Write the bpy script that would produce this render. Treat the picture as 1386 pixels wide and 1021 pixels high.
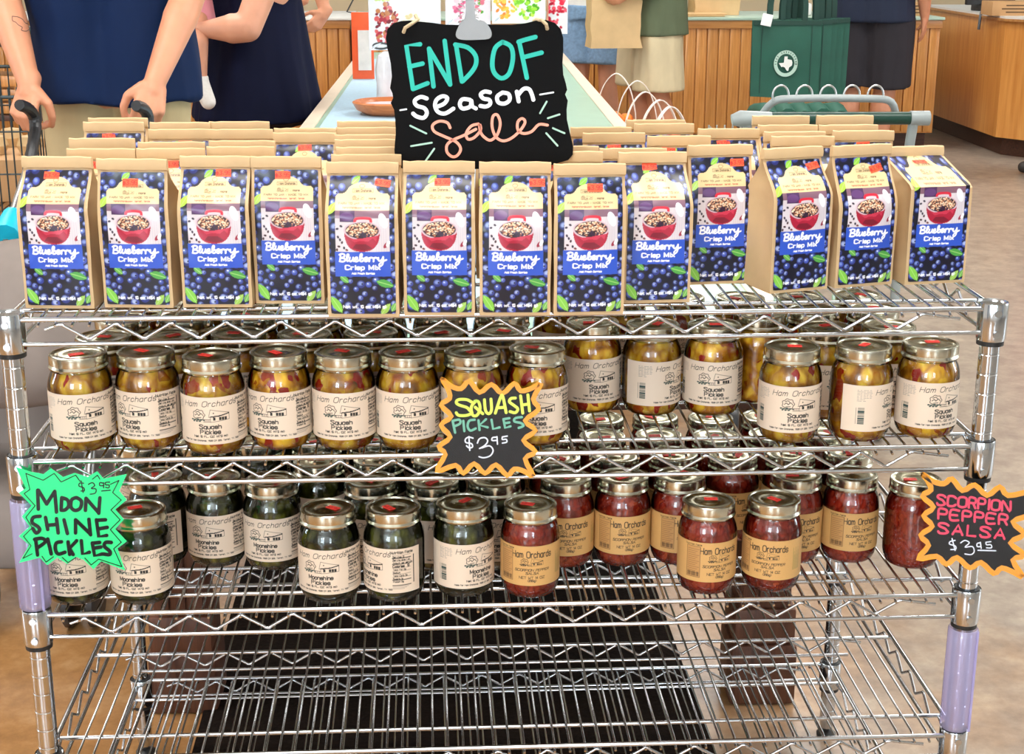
import bpy, bmesh, math, random
import numpy as np
from mathutils import Vector, Matrix, Quaternion
PI = math.pi
sc = bpy.context.scene
for o in list(bpy.data.objects): bpy.data.objects.remove(o)
COL = sc.collection
rnd = random.Random(7)

# ------------------------------------------------------------------ camera
F_PX, PITCH, YAW, ROLL = 2070.0, .2844, .0572, .0023
CAM = Vector((-.0997, -1.7914, 1.3683))
def cam_axes():
    cp, sp, cy, sy = math.cos(PITCH), math.sin(PITCH), math.cos(YAW), math.sin(YAW)
    f = Vector((sy*cp, cy*cp, -sp)); r = Vector((cy, -sy, 0)); u = r.cross(f)
    return (math.cos(ROLL)*r+math.sin(ROLL)*u, -math.sin(ROLL)*r+math.cos(ROLL)*u, f)
AX, AY, AF = cam_axes()
cd = bpy.data.cameras.new('camera'); cam = bpy.data.objects.new('camera', cd); COL.objects.link(cam)
m = Matrix.Identity(4)
for i in range(3):
    m[i][0] = AX[i]; m[i][1] = AY[i]; m[i][2] = -AF[i]; m[i][3] = CAM[i]
cam.matrix_world = m
cd.sensor_width = 36; cd.sensor_fit = 'HORIZONTAL'; cd.lens = F_PX/1386*36
cd.clip_start = .05; cd.clip_end = 60
sc.camera = cam
def _ray(u, v): return AF*F_PX + AX*(u-693) + AY*(510.5-v)
def at(u, v, Y):            # point of the plane y=Y seen at a pixel of the photograph
    d = _ray(u, v); return CAM + d*((Y-CAM.y)/d.y)
def atz(u, v, z):
    d = _ray(u, v); return CAM + d*((z-CAM.z)/d.z)

# ------------------------------------------------------------------ light
W = bpy.data.worlds.new('world'); sc.world = W; W.use_nodes = True
W.node_tree.nodes['Background'].inputs[0].default_value = (.9, .93, 1, 1)
W.node_tree.nodes['Background'].inputs[1].default_value = .25
def area(name, loc, rot, sx, sy, power, col):
    l = bpy.data.lights.new(name, 'AREA'); l.shape = 'RECTANGLE'; l.size = sx; l.size_y = sy
    l.energy = power; l.color = col
    o = bpy.data.objects.new(name, l); COL.objects.link(o); o.location = loc; o.rotation_euler = rot
    return o
for i, (x, y) in enumerate([(-1.9, .9), (1.3, .9), (-1.9, 4.6), (1.6, 4.6), (-.2, -1.2), (-1.9, 7.3), (1.6, 7.3), (4.9, 6.2)]):
    area('ceiling_light', (x, y, 3.30), (0, 0, 0), 1.2, 1.2, 22, (1, .982, .945))
area('window_light', (-1.6, -4.6, 1.9), (math.radians(78), 0, math.radians(-12)), 4.0, 1.9, 26, (.86, .93, 1))
area('window_light', (4.9, 1.6, 1.9), (math.radians(80), 0, math.radians(90)), 4.0, 1.9, 32, (.95, .97, 1))
sc.view_settings.view_transform = 'Standard'; sc.view_settings.look = 'None'
sc.view_settings.gamma = 1; sc.view_settings.use_curve_mapping = False
sc.view_settings.exposure = .70

# ------------------------------------------------------------------ helpers
def s2l(c):
    return tuple(((x/12.92) if x <= .04045 else ((x+.055)/1.055)**2.4) for x in c)
def rgb(r, g, b): return s2l((r/255, g/255, b/255))
def new_mat(name):
    m = bpy.data.materials.new(name); m.use_nodes = True
    n = m.node_tree.nodes; b = n['Principled BSDF']
    return m, n, m.node_tree.links, b
def setp(b, **k):
    names = {'rough': 'Roughness', 'metal': 'Metallic', 'coat': 'Coat Weight', 'coatr': 'Coat Roughness', 'spec': 'Specular IOR Level', 'sheen': 'Sheen Weight', 'trans': 'Transmission Weight', 'alpha': 'Alpha', 'ior': 'IOR', 'sss': 'Subsurface Weight'}
    for q, v in k.items(): b.inputs[names[q]].default_value = v
def bump(n, l, b, src, strength, dist=.001):
    bp = n.new('ShaderNodeBump'); bp.inputs['Strength'].default_value = strength; bp.inputs['Distance'].default_value = dist
    l.new(src, bp.inputs['Height']); l.new(bp.outputs[0], b.inputs['Normal']); return bp
def noise(n, l, scale, detail=3, rough=.5, vec=None, stretch=None, coord='Object'):
    t = n.new('ShaderNodeTexNoise'); t.inputs['Scale'].default_value = scale; t.inputs['Detail'].default_value = detail; t.inputs['Roughness'].default_value = rough
    tc = n.new('ShaderNodeTexCoord'); mp = n.new('ShaderNodeMapping')
    l.new(tc.outputs[coord], mp.inputs['Vector']); l.new(mp.outputs[0], t.inputs['Vector'])
    if stretch: mp.inputs['Scale'].default_value = stretch
    return t
def ramp(n, l, src, stops):
    r = n.new('ShaderNodeValToRGB'); e = r.color_ramp.elements
    while len(e) < len(stops): e.new(.5)
    for k, (p, c) in enumerate(stops): e[k].position = p; e[k].color = (*c, 1)
    l.new(src, r.inputs[0]); return r
def mat(name, col, rough=.5, metal=0, var=.0, scale=30, bmp=0, bscale=None, stretch=None, **k):
    m, n, l, b = new_mat(name)
    b.inputs['Base Color'].default_value = (*col, 1); setp(b, rough=rough, metal=metal, **k)
    t = noise(n, l, scale, 3, stretch=stretch)
    if var:
        c0 = tuple(max(0, x*(1-var)) for x in col); c1 = tuple(min(1, x*(1+var)) for x in col)
        r = ramp(n, l, t.outputs[0], [(.3, c0), (.7, c1)]); l.new(r.outputs[0], b.inputs['Base Color'])
    if bmp:
        t2 = noise(n, l, bscale or scale, 3, stretch=stretch); bump(n, l, b, t2.outputs[0], bmp, .002)
    return m
def wood(name, c0, c1, axis='Z', scale=6, rough=.35, coat=.2):
    m, n, l, b = new_mat(name)
    st = {'Z': (14, 14, .7), 'X': (.7, 14, 14), 'Y': (14, .7, 14)}[axis]
    t = noise(n, l, scale, 5, .6, stretch=st)
    r = ramp(n, l, t.outputs[0], [(.3, c0), (.5, tuple((a+b_)/2 for a, b_ in zip(c0, c1))), (.72, c1)])
    oi = n.new('ShaderNodeObjectInfo'); mr = n.new('ShaderNodeMapRange'); mr.inputs['To Min'].default_value = .86; mr.inputs['To Max'].default_value = 1.1
    l.new(oi.outputs['Random'], mr.inputs[0])
    mx = n.new('ShaderNodeHueSaturation'); l.new(mr.outputs[0], mx.inputs['Value']); l.new(r.outputs[0], mx.inputs['Color'])
    l.new(mx.outputs[0], b.inputs['Base Color']); setp(b, rough=rough, coat=coat, coatr=.15)
    bump(n, l, b, t.outputs[0], .15, .001)
    return m

class MB:
    def __init__(s): s.v = []; s.f = []; s.m = []; s.cur = 0
    def add(s, vs, fs):
        k = len(s.v); s.v += [tuple(p) for p in vs]; s.f += [tuple(i+k for i in f) for f in fs]; s.m += [s.cur]*len(fs); return s
    def box(s, c, d, M=None, bev=0):
        x, y, z = d[0]/2, d[1]/2, d[2]/2
        if bev:
            b = min(bev, x*.9, y*.9, z*.9); vs = []; 
            bm = bmesh.new(); bmesh.ops.create_cube(bm, size=1)
            bmesh.ops.scale(bm, vec=d, verts=bm.verts)
            bmesh.ops.bevel(bm, geom=list(bm.edges), offset=b, segments=2, affect='EDGES', profile=.6)
            vs = [v.co.copy() for v in bm.verts]; bm.verts.index_update(); fs = [tuple(v.index for v in f.verts) for f in bm.faces]; bm.free()
        else:
            vs = [Vector((i*x, j*y, k*z)) for i in (-1, 1) for j in (-1, 1) for k in (-1, 1)]
            fs = [(0, 1, 3, 2), (4, 6, 7, 5), (0, 4, 5, 1), (2, 3, 7, 6), (0, 2, 6, 4), (1, 5, 7, 3)]
        c = Vector(c)
        return s.add([(M @ v if M else v)+c for v in vs], fs)
    def tube(s, pts, r, n=8, cap=True, closed=False):
        pts = [Vector(p) for p in pts]; N = len(pts)
        rr = r if isinstance(r, (list, tuple)) else [r]*N
        tan = []
        for i in range(N):
            a = pts[i-1] if (i > 0 or closed) else pts[i]; b = pts[(i+1) % N] if (i < N-1 or closed) else pts[i]
            t = b-a; tan.append(t.normalized() if t.length > 1e-9 else Vector((0, 0, 1)))
        t0 = tan[0]; u = t0.orthogonal().normalized(); vs = []
        for i in range(N):
            if i: 
                q = tan[i-1].rotation_difference(tan[i]); u = q @ u
            w = tan[i].cross(u)
            sc_ = 1
            for k in range(n):
                a = 2*PI*k/n; vs.append(pts[i]+(u*math.cos(a)+w*math.sin(a))*rr[i])
        fs = []
        for i in range(N if closed else N-1):
            j = (i+1) % N
            for k in range(n):
                k2 = (k+1) % n; fs.append((i*n+k, i*n+k2, j*n+k2, j*n+k))
        if cap and not closed: fs += [tuple(range(n))[::-1], tuple((N-1)*n+k for k in range(n))]
        return s.add(vs, fs)
    def lathe(s, prof, n=32, c=(0, 0, 0), a0=0, a1=2*PI, M=None):
        full = abs(a1-a0-2*PI) < 1e-6; vs = []; fs = []; c = Vector(c)
        K = n if full else n+1
        for (r, z) in prof:
            for k in range(K):
                a = a0+(a1-a0)*k/n; p = Vector((r*math.cos(a), r*math.sin(a), z)); vs.append((M @ p if M else p)+c)
        for i in range(len(prof)-1):
            for k in range(n):
                k2 = (k+1) % K; fs.append((i*K+k, i*K+k2, (i+1)*K+k2, (i+1)*K+k))
        if full:
            if prof[0][0] > 1e-6: fs.append(tuple(range(K))[::-1])
            if prof[-1][0] > 1e-6: fs.append(tuple((len(prof)-1)*K+k for k in range(K)))
        return s.add(vs, fs)
    def prism(s, poly, y0, y1):       # polygon in xz extruded in y
        n = len(poly); vs = [(x, y0, z) for x, z in poly]+[(x, y1, z) for x, z in poly]
        fs = [tuple(range(n)), tuple(range(n, 2*n))[::-1]]+[(i, i+n, (i+1) % n+n, (i+1) % n) for i in range(n)]
        return s.add(vs, fs)
    def loft(s, rings, cap=True):
        n = len(rings[0]); vs = [p for r in rings for p in r]; fs = []
        for i in range(len(rings)-1):
            for k in range(n):
                k2 = (k+1) % n; fs.append((i*n+k, i*n+k2, (i+1)*n+k2, (i+1)*n+k))
        if cap: fs += [tuple(range(n))[::-1], tuple((len(rings)-1)*n+k for k in range(n))]
        return s.add(vs, fs)
    def mesh(s, name, mats, smooth=40):
        me = bpy.data.meshes.new(name); me.from_pydata(s.v, [], s.f)
        for q in (mats if isinstance(mats, (list, tuple)) else [mats]): me.materials.append(q)
        me.polygons.foreach_set('material_index', s.m)
        bm = bmesh.new(); bm.from_mesh(me); bmesh.ops.recalc_face_normals(bm, faces=bm.faces); bm.to_mesh(me); bm.free()
        if smooth:
            me.polygons.foreach_set('use_smooth', [True]*len(me.polygons)); me.set_sharp_from_angle(angle=math.radians(smooth))
        me.update(); return me
    def obj(s, name, mats, parent=None, loc=None, smooth=40, **k):
        return link(name, s.mesh(name, mats, smooth), parent, loc, **k)
def link(name, me, parent=None, loc=None, label=None, cat=None, group=None, kind=None):
    o = bpy.data.objects.new(name, me); COL.objects.link(o)
    if parent: o.parent = parent
    if loc is not None: o.location = loc
    tag(o, label, cat, group, kind); return o
def tag(o, label=None, cat=None, group=None, kind=None):
    if label: o['label'] = label
    if cat: o['category'] = cat
    if group: o['group'] = group
    if kind: o['kind'] = kind
    return o
def thing(name, label, cat, loc=(0, 0, 0), rz=0, group=None):
    o = link(name, None, None, loc, label, cat, group); o.rotation_euler.z = rz; return o
KIDS = {}
def kids(o):
    return [c for c in COL.objects if c.parent == o]
def dup_from(children, name, label, cat, loc, rot, group=None):
    """a new empty carrying linked copies of prepared part meshes: children = [(name, mesh, {sub})]"""
    t = thing(name, label, cat, loc, 0, group); t.rotation_euler = rot
    out = {}
    for nm, me, par in children:
        o = link(nm, me, out[par] if par else t); out[nm] = o
    return t, out
ORD = ['first', 'second', 'third', 'fourth', 'fifth', 'sixth', 'seventh', 'eighth', 'ninth', 'tenth', 'eleventh', 'twelfth', 'thirteenth', 'fourteenth', 'fifteenth', 'sixteenth']

# ------------------------------------------------------------------ stroke lettering
GL = {'A': '023862 1454', 'B': '02084857564505 4554534202', 'C': '674817031242 63', 'D': '0208 083857533202', 'E': '58080252 0545', 'F': '580802 0545',
'G': '67481703124263656535', 'H': '0208 6268 0565', 'I': '1218', 'J': '4843321203', 'K': '0208 580552', 'L': '080252', 'M': '0208336862', 'N': '02086268',
'O': '280703224263674828', 'P': '02084857564505', 'Q': '280703224263674828 4461', 'R': '02084857564505 3552', 'S': '674818071645536342 12 03',
'T': '0868 3832', 'U': '080312426368', 'V': '083268', 'W': '0812355268', 'X': '0268 0862', 'Y': '083568 3532', 'Z': '08680262',
'a': '4636160503123243 4642', 'b': '0802 0516364543321203', 'c': '4536160503123243', 'd': '4842 4536160503123243', 'e': '04444536160503123243',
'f': '38281712 0636', 'g': '46413010 4536160503123243', 'h': '0802 0516364542', 'i': '1612 1718', 'j': '161110', 'k': '0802 360432', 'l': '1812',
'm': '0602 0516263532 3546566562', 'n': '0602 0516364542', 'o': '160503123243453616', 'p': '0600 0516364543321203', 'q': '4640 4536160503123243',
'r': '0602 05162636', 's': '45361605143443321203', 't': '18132232 0636', 'u': '0603123243 4642', 'v': '062246', 'w': '0612355266', 'x': '0246 0642',
'y': '0603123243 46413010', 'z': '06460242', '0': '180703123243473818', '1': '071812', '2': '07183847460242', '3': '0848254443321203', '4': '32380444',
'5': '48080535444332 1203', '6': '47381807031232434435 05', '7': '084812', '8': '1807163544433212 03', '9': '45150607183847433212', '.': '1213', ',': '2211',
'(': '28161422', ')': '08262412', '$': '4536160514344332120 3', '-': '0545', ' ': ''}
GL['S'] = '67481807164554634212 03'.replace(' ', ''); GL['C'] = '67481803 '.strip(); GL['C'] = '674818070312426 3'.replace(' ', '')
GL['B'] = '02084857564505 45545342 02'; GL['B'] = '02083847463505 3544433202'; GL['5'] = '480805354443321203'; GL['8'] = '180716354443321203041536473818'; GL['$'] = '45361605143443321203 2721'
def glyph(ch):
    g = GL.get(ch, '1213'); out = []; w = 0
    for s_ in g.split():
        if len(s_) % 2: s_ = s_[:-1]
        p = [(int(s_[i]), int(s_[i+1])-2) for i in range(0, len(s_), 2)]
        w = max([w]+[q[0] for q in p]); out.append(p)
    return out, (w if g else 3)
def text_strokes(txt, x, y, h, sx=1.0, slant=0, anchor='c', gap=1.6, rise=0):
    """cap height h; returns polylines"""
    u = h/6.0; out = []; cx = 0; rounds = []
    for ch in txt:
        g, w = glyph(ch)
        for p in g: out.append([((cx+a)*u*sx, b*u) for a, b in p]); rounds.append(ch in 'acegosbdpqhmnurfSCOGQUJ0235689$')
        cx += w+gap
    tw = (cx-gap)*u*sx; x0 = x-(tw/2 if anchor == 'c' else 0)
    out = [smooth_poly(p, 3) if r_ and len(p) > 3 else p for p, r_ in zip(out, rounds)]
    return [[(x0+a+slant*b, y+b+rise*a) for a, b in p] for p in out]
def smooth_poly(p, n=4, closed=False):
    if len(p) < 3: return p
    out = []; N = len(p)
    rng = range(N) if closed else range(N-1)
    for i in rng:
        g = (lambda k: p[k % N]) if closed else (lambda k: p[max(0, min(N-1, k))])
        p0, p1, p2, p3 = g(i-1), g(i), g(i+1), g(i+2)
        for k in range(n):
            t = k/n
            out.append(tuple(.5*((2*b)+(-a+c)*t+(2*a-5*b+4*c-d)*t*t+(-a+3*b-3*c+d)*t**3) for a, b, c, d in zip(p0, p1, p2, p3)))
    if not closed: out.append(p[-1])
    return out

class Canvas:           # a flat print: colour per vertex of a fine grid
    def __init__(s, x0, y0, w, h, res, col):
        s.x0, s.y0, s.w, s.h = x0, y0, w, h; s.nx = int(w/res)+1; s.ny = int(h/res)+1
        s.X, s.Y = np.meshgrid(np.linspace(x0, x0+w, s.nx), np.linspace(y0, y0+h, s.ny)); s.res = res
        s.A = np.zeros((s.ny, s.nx, 3)); s.A[:] = col
    def _win(s, xa, xb, ya, yb):
        i0 = max(0, int((xa-s.x0)/s.w*(s.nx-1))-1); i1 = min(s.nx, int((xb-s.x0)/s.w*(s.nx-1))+3)
        j0 = max(0, int((ya-s.y0)/s.h*(s.ny-1))-1); j1 = min(s.ny, int((yb-s.y0)/s.h*(s.ny-1))+3)
        return slice(j0, max(j0, j1)), slice(i0, max(i0, i1))
    def mix(s, w, m, col):
        a = s.A[w]; a[:] = a*(1-m[..., None])+np.array(col)*m[..., None]
    def rect(s, xa, ya, xb, yb, col, al=1):
        w = s._win(xa, xb, ya, yb); X, Y = s.X[w], s.Y[w]
        s.mix(w, ((X >= xa) & (X <= xb) & (Y >= ya) & (Y <= yb))*float(al), col)
    def disc(s, cx, cy, rx, ry, col, rot=0, soft=.6, al=1):
        R = max(rx, ry)+1; w = s._win(cx-R, cx+R, cy-R, cy+R); X, Y = s.X[w]-cx, s.Y[w]-cy
        c, q = math.cos(rot), math.sin(rot); a = (X*c+Y*q)/rx; b = (-X*q+Y*c)/ry
        d = (1-np.sqrt(a*a+b*b))*min(rx, ry)/(s.res*soft)
        s.mix(w, np.clip(d+.5, 0, 1)*al, col)
    def poly(s, P, col, al=1):
        xs = [p[0] for p in P]; ys = [p[1] for p in P]; w = s._win(min(xs), max(xs), min(ys), max(ys)); X, Y = s.X[w], s.Y[w]
        ins = np.zeros(X.shape, bool); n = len(P)
        for i in range(n):
            (x1, y1), (x2, y2) = P[i], P[(i+1) % n]
            if y1 == y2: continue
            ins ^= ((Y < y1) != (Y < y2)) & (X < (x2-x1)*(Y-y1)/(y2-y1)+x1)
        s.mix(w, ins*float(al), col)
    def strokes(s, L, wd, col, al=1):
        for p in L:
            if len(p) == 1: p = [p[0], p[0]]
            for (x1, y1), (x2, y2) in zip(p, p[1:]):
                w = s._win(min(x1, x2)-wd, max(x1, x2)+wd, min(y1, y2)-wd, max(y1, y2)+wd); X, Y = s.X[w], s.Y[w]
                if X.size == 0: continue
                dx, dy = x2-x1, y2-y1; q = dx*dx+dy*dy+1e-12
                t = np.clip(((X-x1)*dx+(Y-y1)*dy)/q, 0, 1); d = np.hypot(X-x1-t*dx, Y-y1-t*dy)
                s.mix(w, np.clip((wd/2-d)/s.res+.5, 0, 1)*al, col)
    def text(s, t, x, y, h, wd, col, al=1, **k): s.strokes(text_strokes(t, x, y, h, **k), wd, col, al)
    def mesh(s, name, fn, m):
        P = fn(s.X.ravel(), s.Y.ravel()); nx, ny = s.nx, s.ny
        me = bpy.data.meshes.new(name); nv = nx*ny; nf = (nx-1)*(ny-1)
        me.vertices.add(nv); me.vertices.foreach_set('co', P.astype(np.float32).ravel())
        i = (np.arange(ny-1)[:, None]*nx+np.arange(nx-1)[None, :]).ravel()
        q = np.stack([i, i+1, i+nx+1, i+nx], 1).ravel()
        me.loops.add(nf*4); me.loops.foreach_set('vertex_index', q.astype(np.int32))
        me.polygons.add(nf); me.polygons.foreach_set('loop_start', (np.arange(nf)*4).astype(np.int32))
        me.update(calc_edges=True)
        me.polygons.foreach_set('use_smooth', np.ones(nf, bool))
        at_ = me.color_attributes.new('print', 'FLOAT_COLOR', 'POINT')
        c = np.ones((nv, 4), np.float32); c[:, :3] = s.A.reshape(-1, 3); at_.data.foreach_set('color', c.ravel())
        me.materials.append(m); me.validate(); return me
def print_mat(name, rough=.45, coat=0, gain=1.0, bmp=0):
    m, n, l, b = new_mat(name); a = n.new('ShaderNodeAttribute'); a.attribute_name = 'print'
    l.new(a.outputs['Color'], b.inputs['Base Color']); setp(b, rough=rough, coat=coat, coatr=.12)
    if bmp: t = noise(n, l, 60, 2); bump(n, l, b, t.outputs[0], bmp, .002)
    return m
def ribbon(mb, L, w, fn, lift):
    """flat painted strokes with round ends; fn maps 2d to 3d, lift = offset vector"""
    for ip, p in enumerate(L):
        if len(p) < 2: p = [p[0], (p[0][0]+.01, p[0][1])]
        P = [Vector((a, b)) for a, b in p]; q = [P[0]]
        for a in P[1:]:
            if (a-q[-1]).length > 1e-6: q.append(a)
        P = q
        if len(P) < 2: continue
        Lf, Rt = [], []
        for i, a in enumerate(P):
            t = (P[min(i+1, len(P)-1)]-P[max(i-1, 0)]).normalized(); nn = Vector((-t.y, t.x))*w/2
            Lf.append(a+nn); Rt.append(a-nn)
        out = []
        t = (P[-1]-P[-2]).normalized(); capE = [P[-1]+(t*math.sin(x)+Vector((-t.y, t.x))*math.cos(x))*w/2 for x in (PI*.2, PI*.5, PI*.8)]
        t = (P[0]-P[1]).normalized(); capS = [P[0]+(t*math.sin(x)+Vector((-t.y, t.x))*math.cos(x))*w/2 for x in (PI*.2, PI*.5, PI*.8)]
        vs = []; n = len(P)
        for a, b in zip(Lf, Rt): vs += [a, b]
        fs = [(2*i, 2*i+1, 2*i+3, 2*i+2) for i in range(n-1)]
        k = len(vs); vs += capE; fs.append((2*n-2, 2*n-1, k+2, k+1, k))
        k = len(vs); vs += capS; fs.append((1, 0, k+2, k+1, k))
        l2 = lift+Vector((0, -.000025*ip, 0)) if lift.y else lift+Vector((0, 0, .000004*ip))
        mb.add([Vector(fn(v.x, v.y))+l2 for v in vs], fs)

# ------------------------------------------------------------------ materials
chrome = mat('chrome', (.60, .635, .67), .12, 1, var=.06, scale=40)
chrome_wire = mat('chrome_wire', (.56, .58, .60), .16, 1, var=.05, scale=60)
steel = mat('brushed_steel', (.55, .56, .56), .3, 1, var=.1, scale=50)
rubber = mat('black_rubber', (.012, .012, .012), .5, var=.3, scale=80)
black_pl = mat('black_plastic', (.02, .02, .022), .4, var=.3, scale=40)
grey_pl = mat('grey_plastic', rgb(150, 158, 158), .35, var=.08, scale=20)
white_pl = mat('white_plastic', rgb(235, 235, 235), .35, var=.04, scale=20)
def floor_shading():
    m, n, l, b = new_mat('stained_concrete')
    t = noise(n, l, 1.1, 6, .62); t2 = noise(n, l, 14, 6, .7); t3 = noise(n, l, 90, 3, .6)
    r1 = ramp(n, l, t2.outputs[0], [(.28, rgb(132, 92, 50)), (.5, rgb(164, 118, 70)), (.72, rgb(188, 148, 102))])
    r2 = ramp(n, l, t2.outputs[0], [(.28, rgb(132, 118, 106)), (.5, rgb(156, 142, 128)), (.74, rgb(180, 166, 148))])
    tc = n.new('ShaderNodeTexCoord'); sp = n.new('ShaderNodeSeparateXYZ'); l.new(tc.outputs['Object'], sp.inputs[0])
    a = n.new('ShaderNodeMath'); a.operation = 'MULTIPLY_ADD'; a.inputs[1].default_value = .45; a.inputs[2].default_value = -.10
    l.new(sp.outputs['X'], a.inputs[0])
    c = n.new('ShaderNodeMath'); c.operation = 'ADD'; l.new(a.outputs[0], c.inputs[0]); l.new(t.outputs[0], c.inputs[1])
    rr = ramp(n, l, c.outputs[0], [(.36, (0, 0, 0)), (.62, (1, 1, 1))])
    mx = n.new('ShaderNodeMix'); mx.data_type = 'RGBA'; l.new(rr.outputs[0], mx.inputs[0]); l.new(r1.outputs[0], mx.inputs[6]); l.new(r2.outputs[0], mx.inputs[7])
    l.new(mx.outputs[2], b.inputs['Base Color']); setp(b, rough=.34, coat=.25, coatr=.2); bump(n, l, b, t3.outputs[0], .08, .001)
    return m
floor_m = floor_shading()
kraft = mat('kraft_paper', rgb(202, 170, 126), .62, var=.06, scale=25, bmp=.35, bscale=18)
kraft_d = mat('kraft_paper_bag', rgb(205, 172, 124), .6, var=.07, scale=12, bmp=.9, bscale=9)
oak_v = wood('oak_boards', rgb(184, 118, 50), rgb(226, 162, 88), 'Z', 5)
oak_p = wood('oak_panel', rgb(206, 132, 58), rgb(232, 166, 88), 'Z', 3, .3, .35)
oak_h = wood('oak_edge', rgb(176, 118, 60), rgb(206, 150, 88), 'X', 5)
dark_w = wood('dark_wood', rgb(64, 34, 22), rgb(112, 66, 42), 'Z', 6, .5, .1)
dark_wh = wood('dark_wood_apron', rgb(58, 32, 22), rgb(92, 54, 36), 'X', 6, .5, .1)
mint = mat('mint_paint', rgb(150, 186, 168), .35, var=.05, scale=8)
pale_blue = mat('pale_blue_sheet', rgb(172, 202, 222), .7, var=.05, scale=60, bmp=.5, bscale=70)
cream_edge = mat('cream_edge', rgb(226, 210, 190), .4, var=.04, scale=12)

# ------------------------------------------------------------------ room
def slab(name, c, d, m, kind='structure'):
    mb = MB(); mb.box((0, 0, 0), d); return mb.obj(name, m, None, c, smooth=0, kind=kind)
wall_c = mat('cream_wall', rgb(232, 214, 178), .7, var=.02, scale=4)
wall_w = mat('white_wall', rgb(238, 236, 230), .7, var=.02, scale=4)
slab('floor', (.5, 3.6, -.05), (15, 20, .1), floor_m)
slab('ceiling', (.5, 3.6, 3.45), (15, 20, .1), mat('ceiling_tile', rgb(235, 232, 225), .8, var=.02, scale=3))
slab('wall_back', (.5, 11.6, 1.7), (15, .1, 3.4), wall_c)
slab('wall_left', (-6.95, 3.6, 1.7), (.1, 15.9, 3.4), wall_w)
slab('wall_right', (7.95, 3.6, 1.7), (.1, 15.9, 3.4), wall_w)
slab('wall_front', (.5, -6.3, 1.7), (15, .1, 3.4), wall_w)
slab('baseboard_back', (.5, 11.53, .28), (14.8, .04, .56), mat('black_base', (.015, .015, .015), .5, var=.2))
slab('trim_1', (.5, 11.52, .93), (14.8, .05, .03), mat('grey_trim', rgb(120, 118, 112), .5, var=.1))
slab('trim_2', (.5, 11.53, 1.62), (14.8, .03, 1.34), mat('white_wainscot', rgb(240, 240, 236), .5, var=.02))
def lit(name, col, s):
    m, n, l, b = new_mat(name); b.inputs['Base Color'].default_value = (*col, 1)
    b.inputs['Emission Color'].default_value = (*col, 1); b.inputs['Emission Strength'].default_value = s; return m
day = lit('daylight_pane', (.74, .88, 1), 11); tube_l = lit('light_diffuser', (1, .985, .95), 4)
frame_m = mat('window_frame', rgb(210, 210, 205), .5, var=.03)
for k, (x, y, horiz, ww_) in enumerate([(-2.5, -6.2, 1, .75), (.9, -6.2, 1, .42), (7.85, 1.5, 0, .5), (-6.85, 1.0, 0, .5)]):
    w = link('window_%d' % (k+1), None, None, (x, y, 1.85), kind='structure')
    if not horiz: w.rotation_euler.z = PI/2
    fr = MB()
    for px in (-ww_, 0, ww_): fr.box((px, 0, 0), (.06, .06, 2.2))
    for pz in (-1.1, .35, 1.1): fr.box((0, 0, pz), (2*ww_+.06, .06, .06))
    fr.obj('window_frame', frame_m, w, smooth=0)
    for px in (-ww_/2, ww_/2):
        MB().box((px, 0, -.375), (ww_-.07, .02, 1.38)).obj('pane', day, w, smooth=0); MB().box((px, 0, .725), (ww_-.07, .02, .68)).obj('pane', day, w, smooth=0)
lm = MB().box((0, 0, 0), (1.2, 1.2, .03)).mesh('diffuser', tube_l, 0)
fmb = MB()
for q in (-.63, .63): fmb.box((q, 0, 0), (.06, 1.32, .05)); fmb.box((0, q, 0), (1.2, .06, .05))
fm = fmb.mesh('light_frame', frame_m, 0)
for i, (x, y) in enumerate([(-1.9, .9), (1.3, .9), (-1.9, 4.6), (1.6, 4.6), (-.2, -1.2), (-1.9, 7.3), (1.6, 7.3), (4.9, 6.2)]):
    t = thing('ceiling_light', ['square ceiling light over the left end of the wire rack', 'square ceiling light over the right end of the wire rack', 'square ceiling light above the shoppers on the left', 'square ceiling light above the wooden counter', 'square ceiling light nearest the camera', 'square ceiling light before the far left counter', 'square ceiling light before the board fronted counter', 'square ceiling light over the oak cabinet'][i], 'light', (x, y, 3.385), 0, 'ceiling lights')
    link('diffuser', lm, t); link('light_frame', fm, t)

# ------------------------------------------------------------------ wire rack
LZ = [.924, .7462, .543, .3398, .1366]; HX = .595; DY = .595
rack = thing('wire_shelving_rack', 'chrome wire shelving rack with five shelves holding the bags and jars', 'shelving rack', (0, 0, 0))
def post_mesh():
    mb = MB(); prof = [(.0105, .018)]; z = .03
    while z < .905:
        prof += [(.0127, z), (.0127, z+.0225), (.0121, z+.0232), (.0121, z+.0247)]; z += .0254
    prof += [(.0127, .915), (.0127, .922), (.0118, .925), (.006, .9275), (0, .928)]
    mb.lathe(prof, 24); return mb.mesh('post', chrome, 18)
pm = post_mesh()
fb = MB(); fb.lathe([(0, 0), (.016, 0), (.017, .006), (.009, .010), (.006, .012), (.006, .02), (.011, .022), (.011, .034), (0, .034)], 20)
footm = fb.mesh('levelling_foot', rubber)
for x in (-HX, HX):
    for y in (0, DY):
        p = link('post', pm, rack, (x, y, 0)); link('levelling_foot', footm, p)
cb = MB(); cb.lathe([(.0131, .006), (.0170, .006), (.0178, .008), (.0186, .006), (.0182, -.036), (.0172, -.040), (.0131, -.040)], 28)
for zz in (-.0035, -.030): cb.tube([(0, -.018, zz), (0, -.0205, zz)], .0045, 10)
collar_m = cb.mesh('corner_collar', chrome)
rb = MB(); rb.lathe([(.0127, -.040), (.0168, -.040), (.0166, -.046), (.0127, -.046)], 24); 
ring_m = rb.mesh('sleeve_ring', rubber)
rb = MB(); rb.lathe([(.0127, .005), (.0160, .005), (.0160, .0085), (.0127, .0085)], 24); ring_t = rb.mesh('sleeve_ring', rubber)
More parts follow.
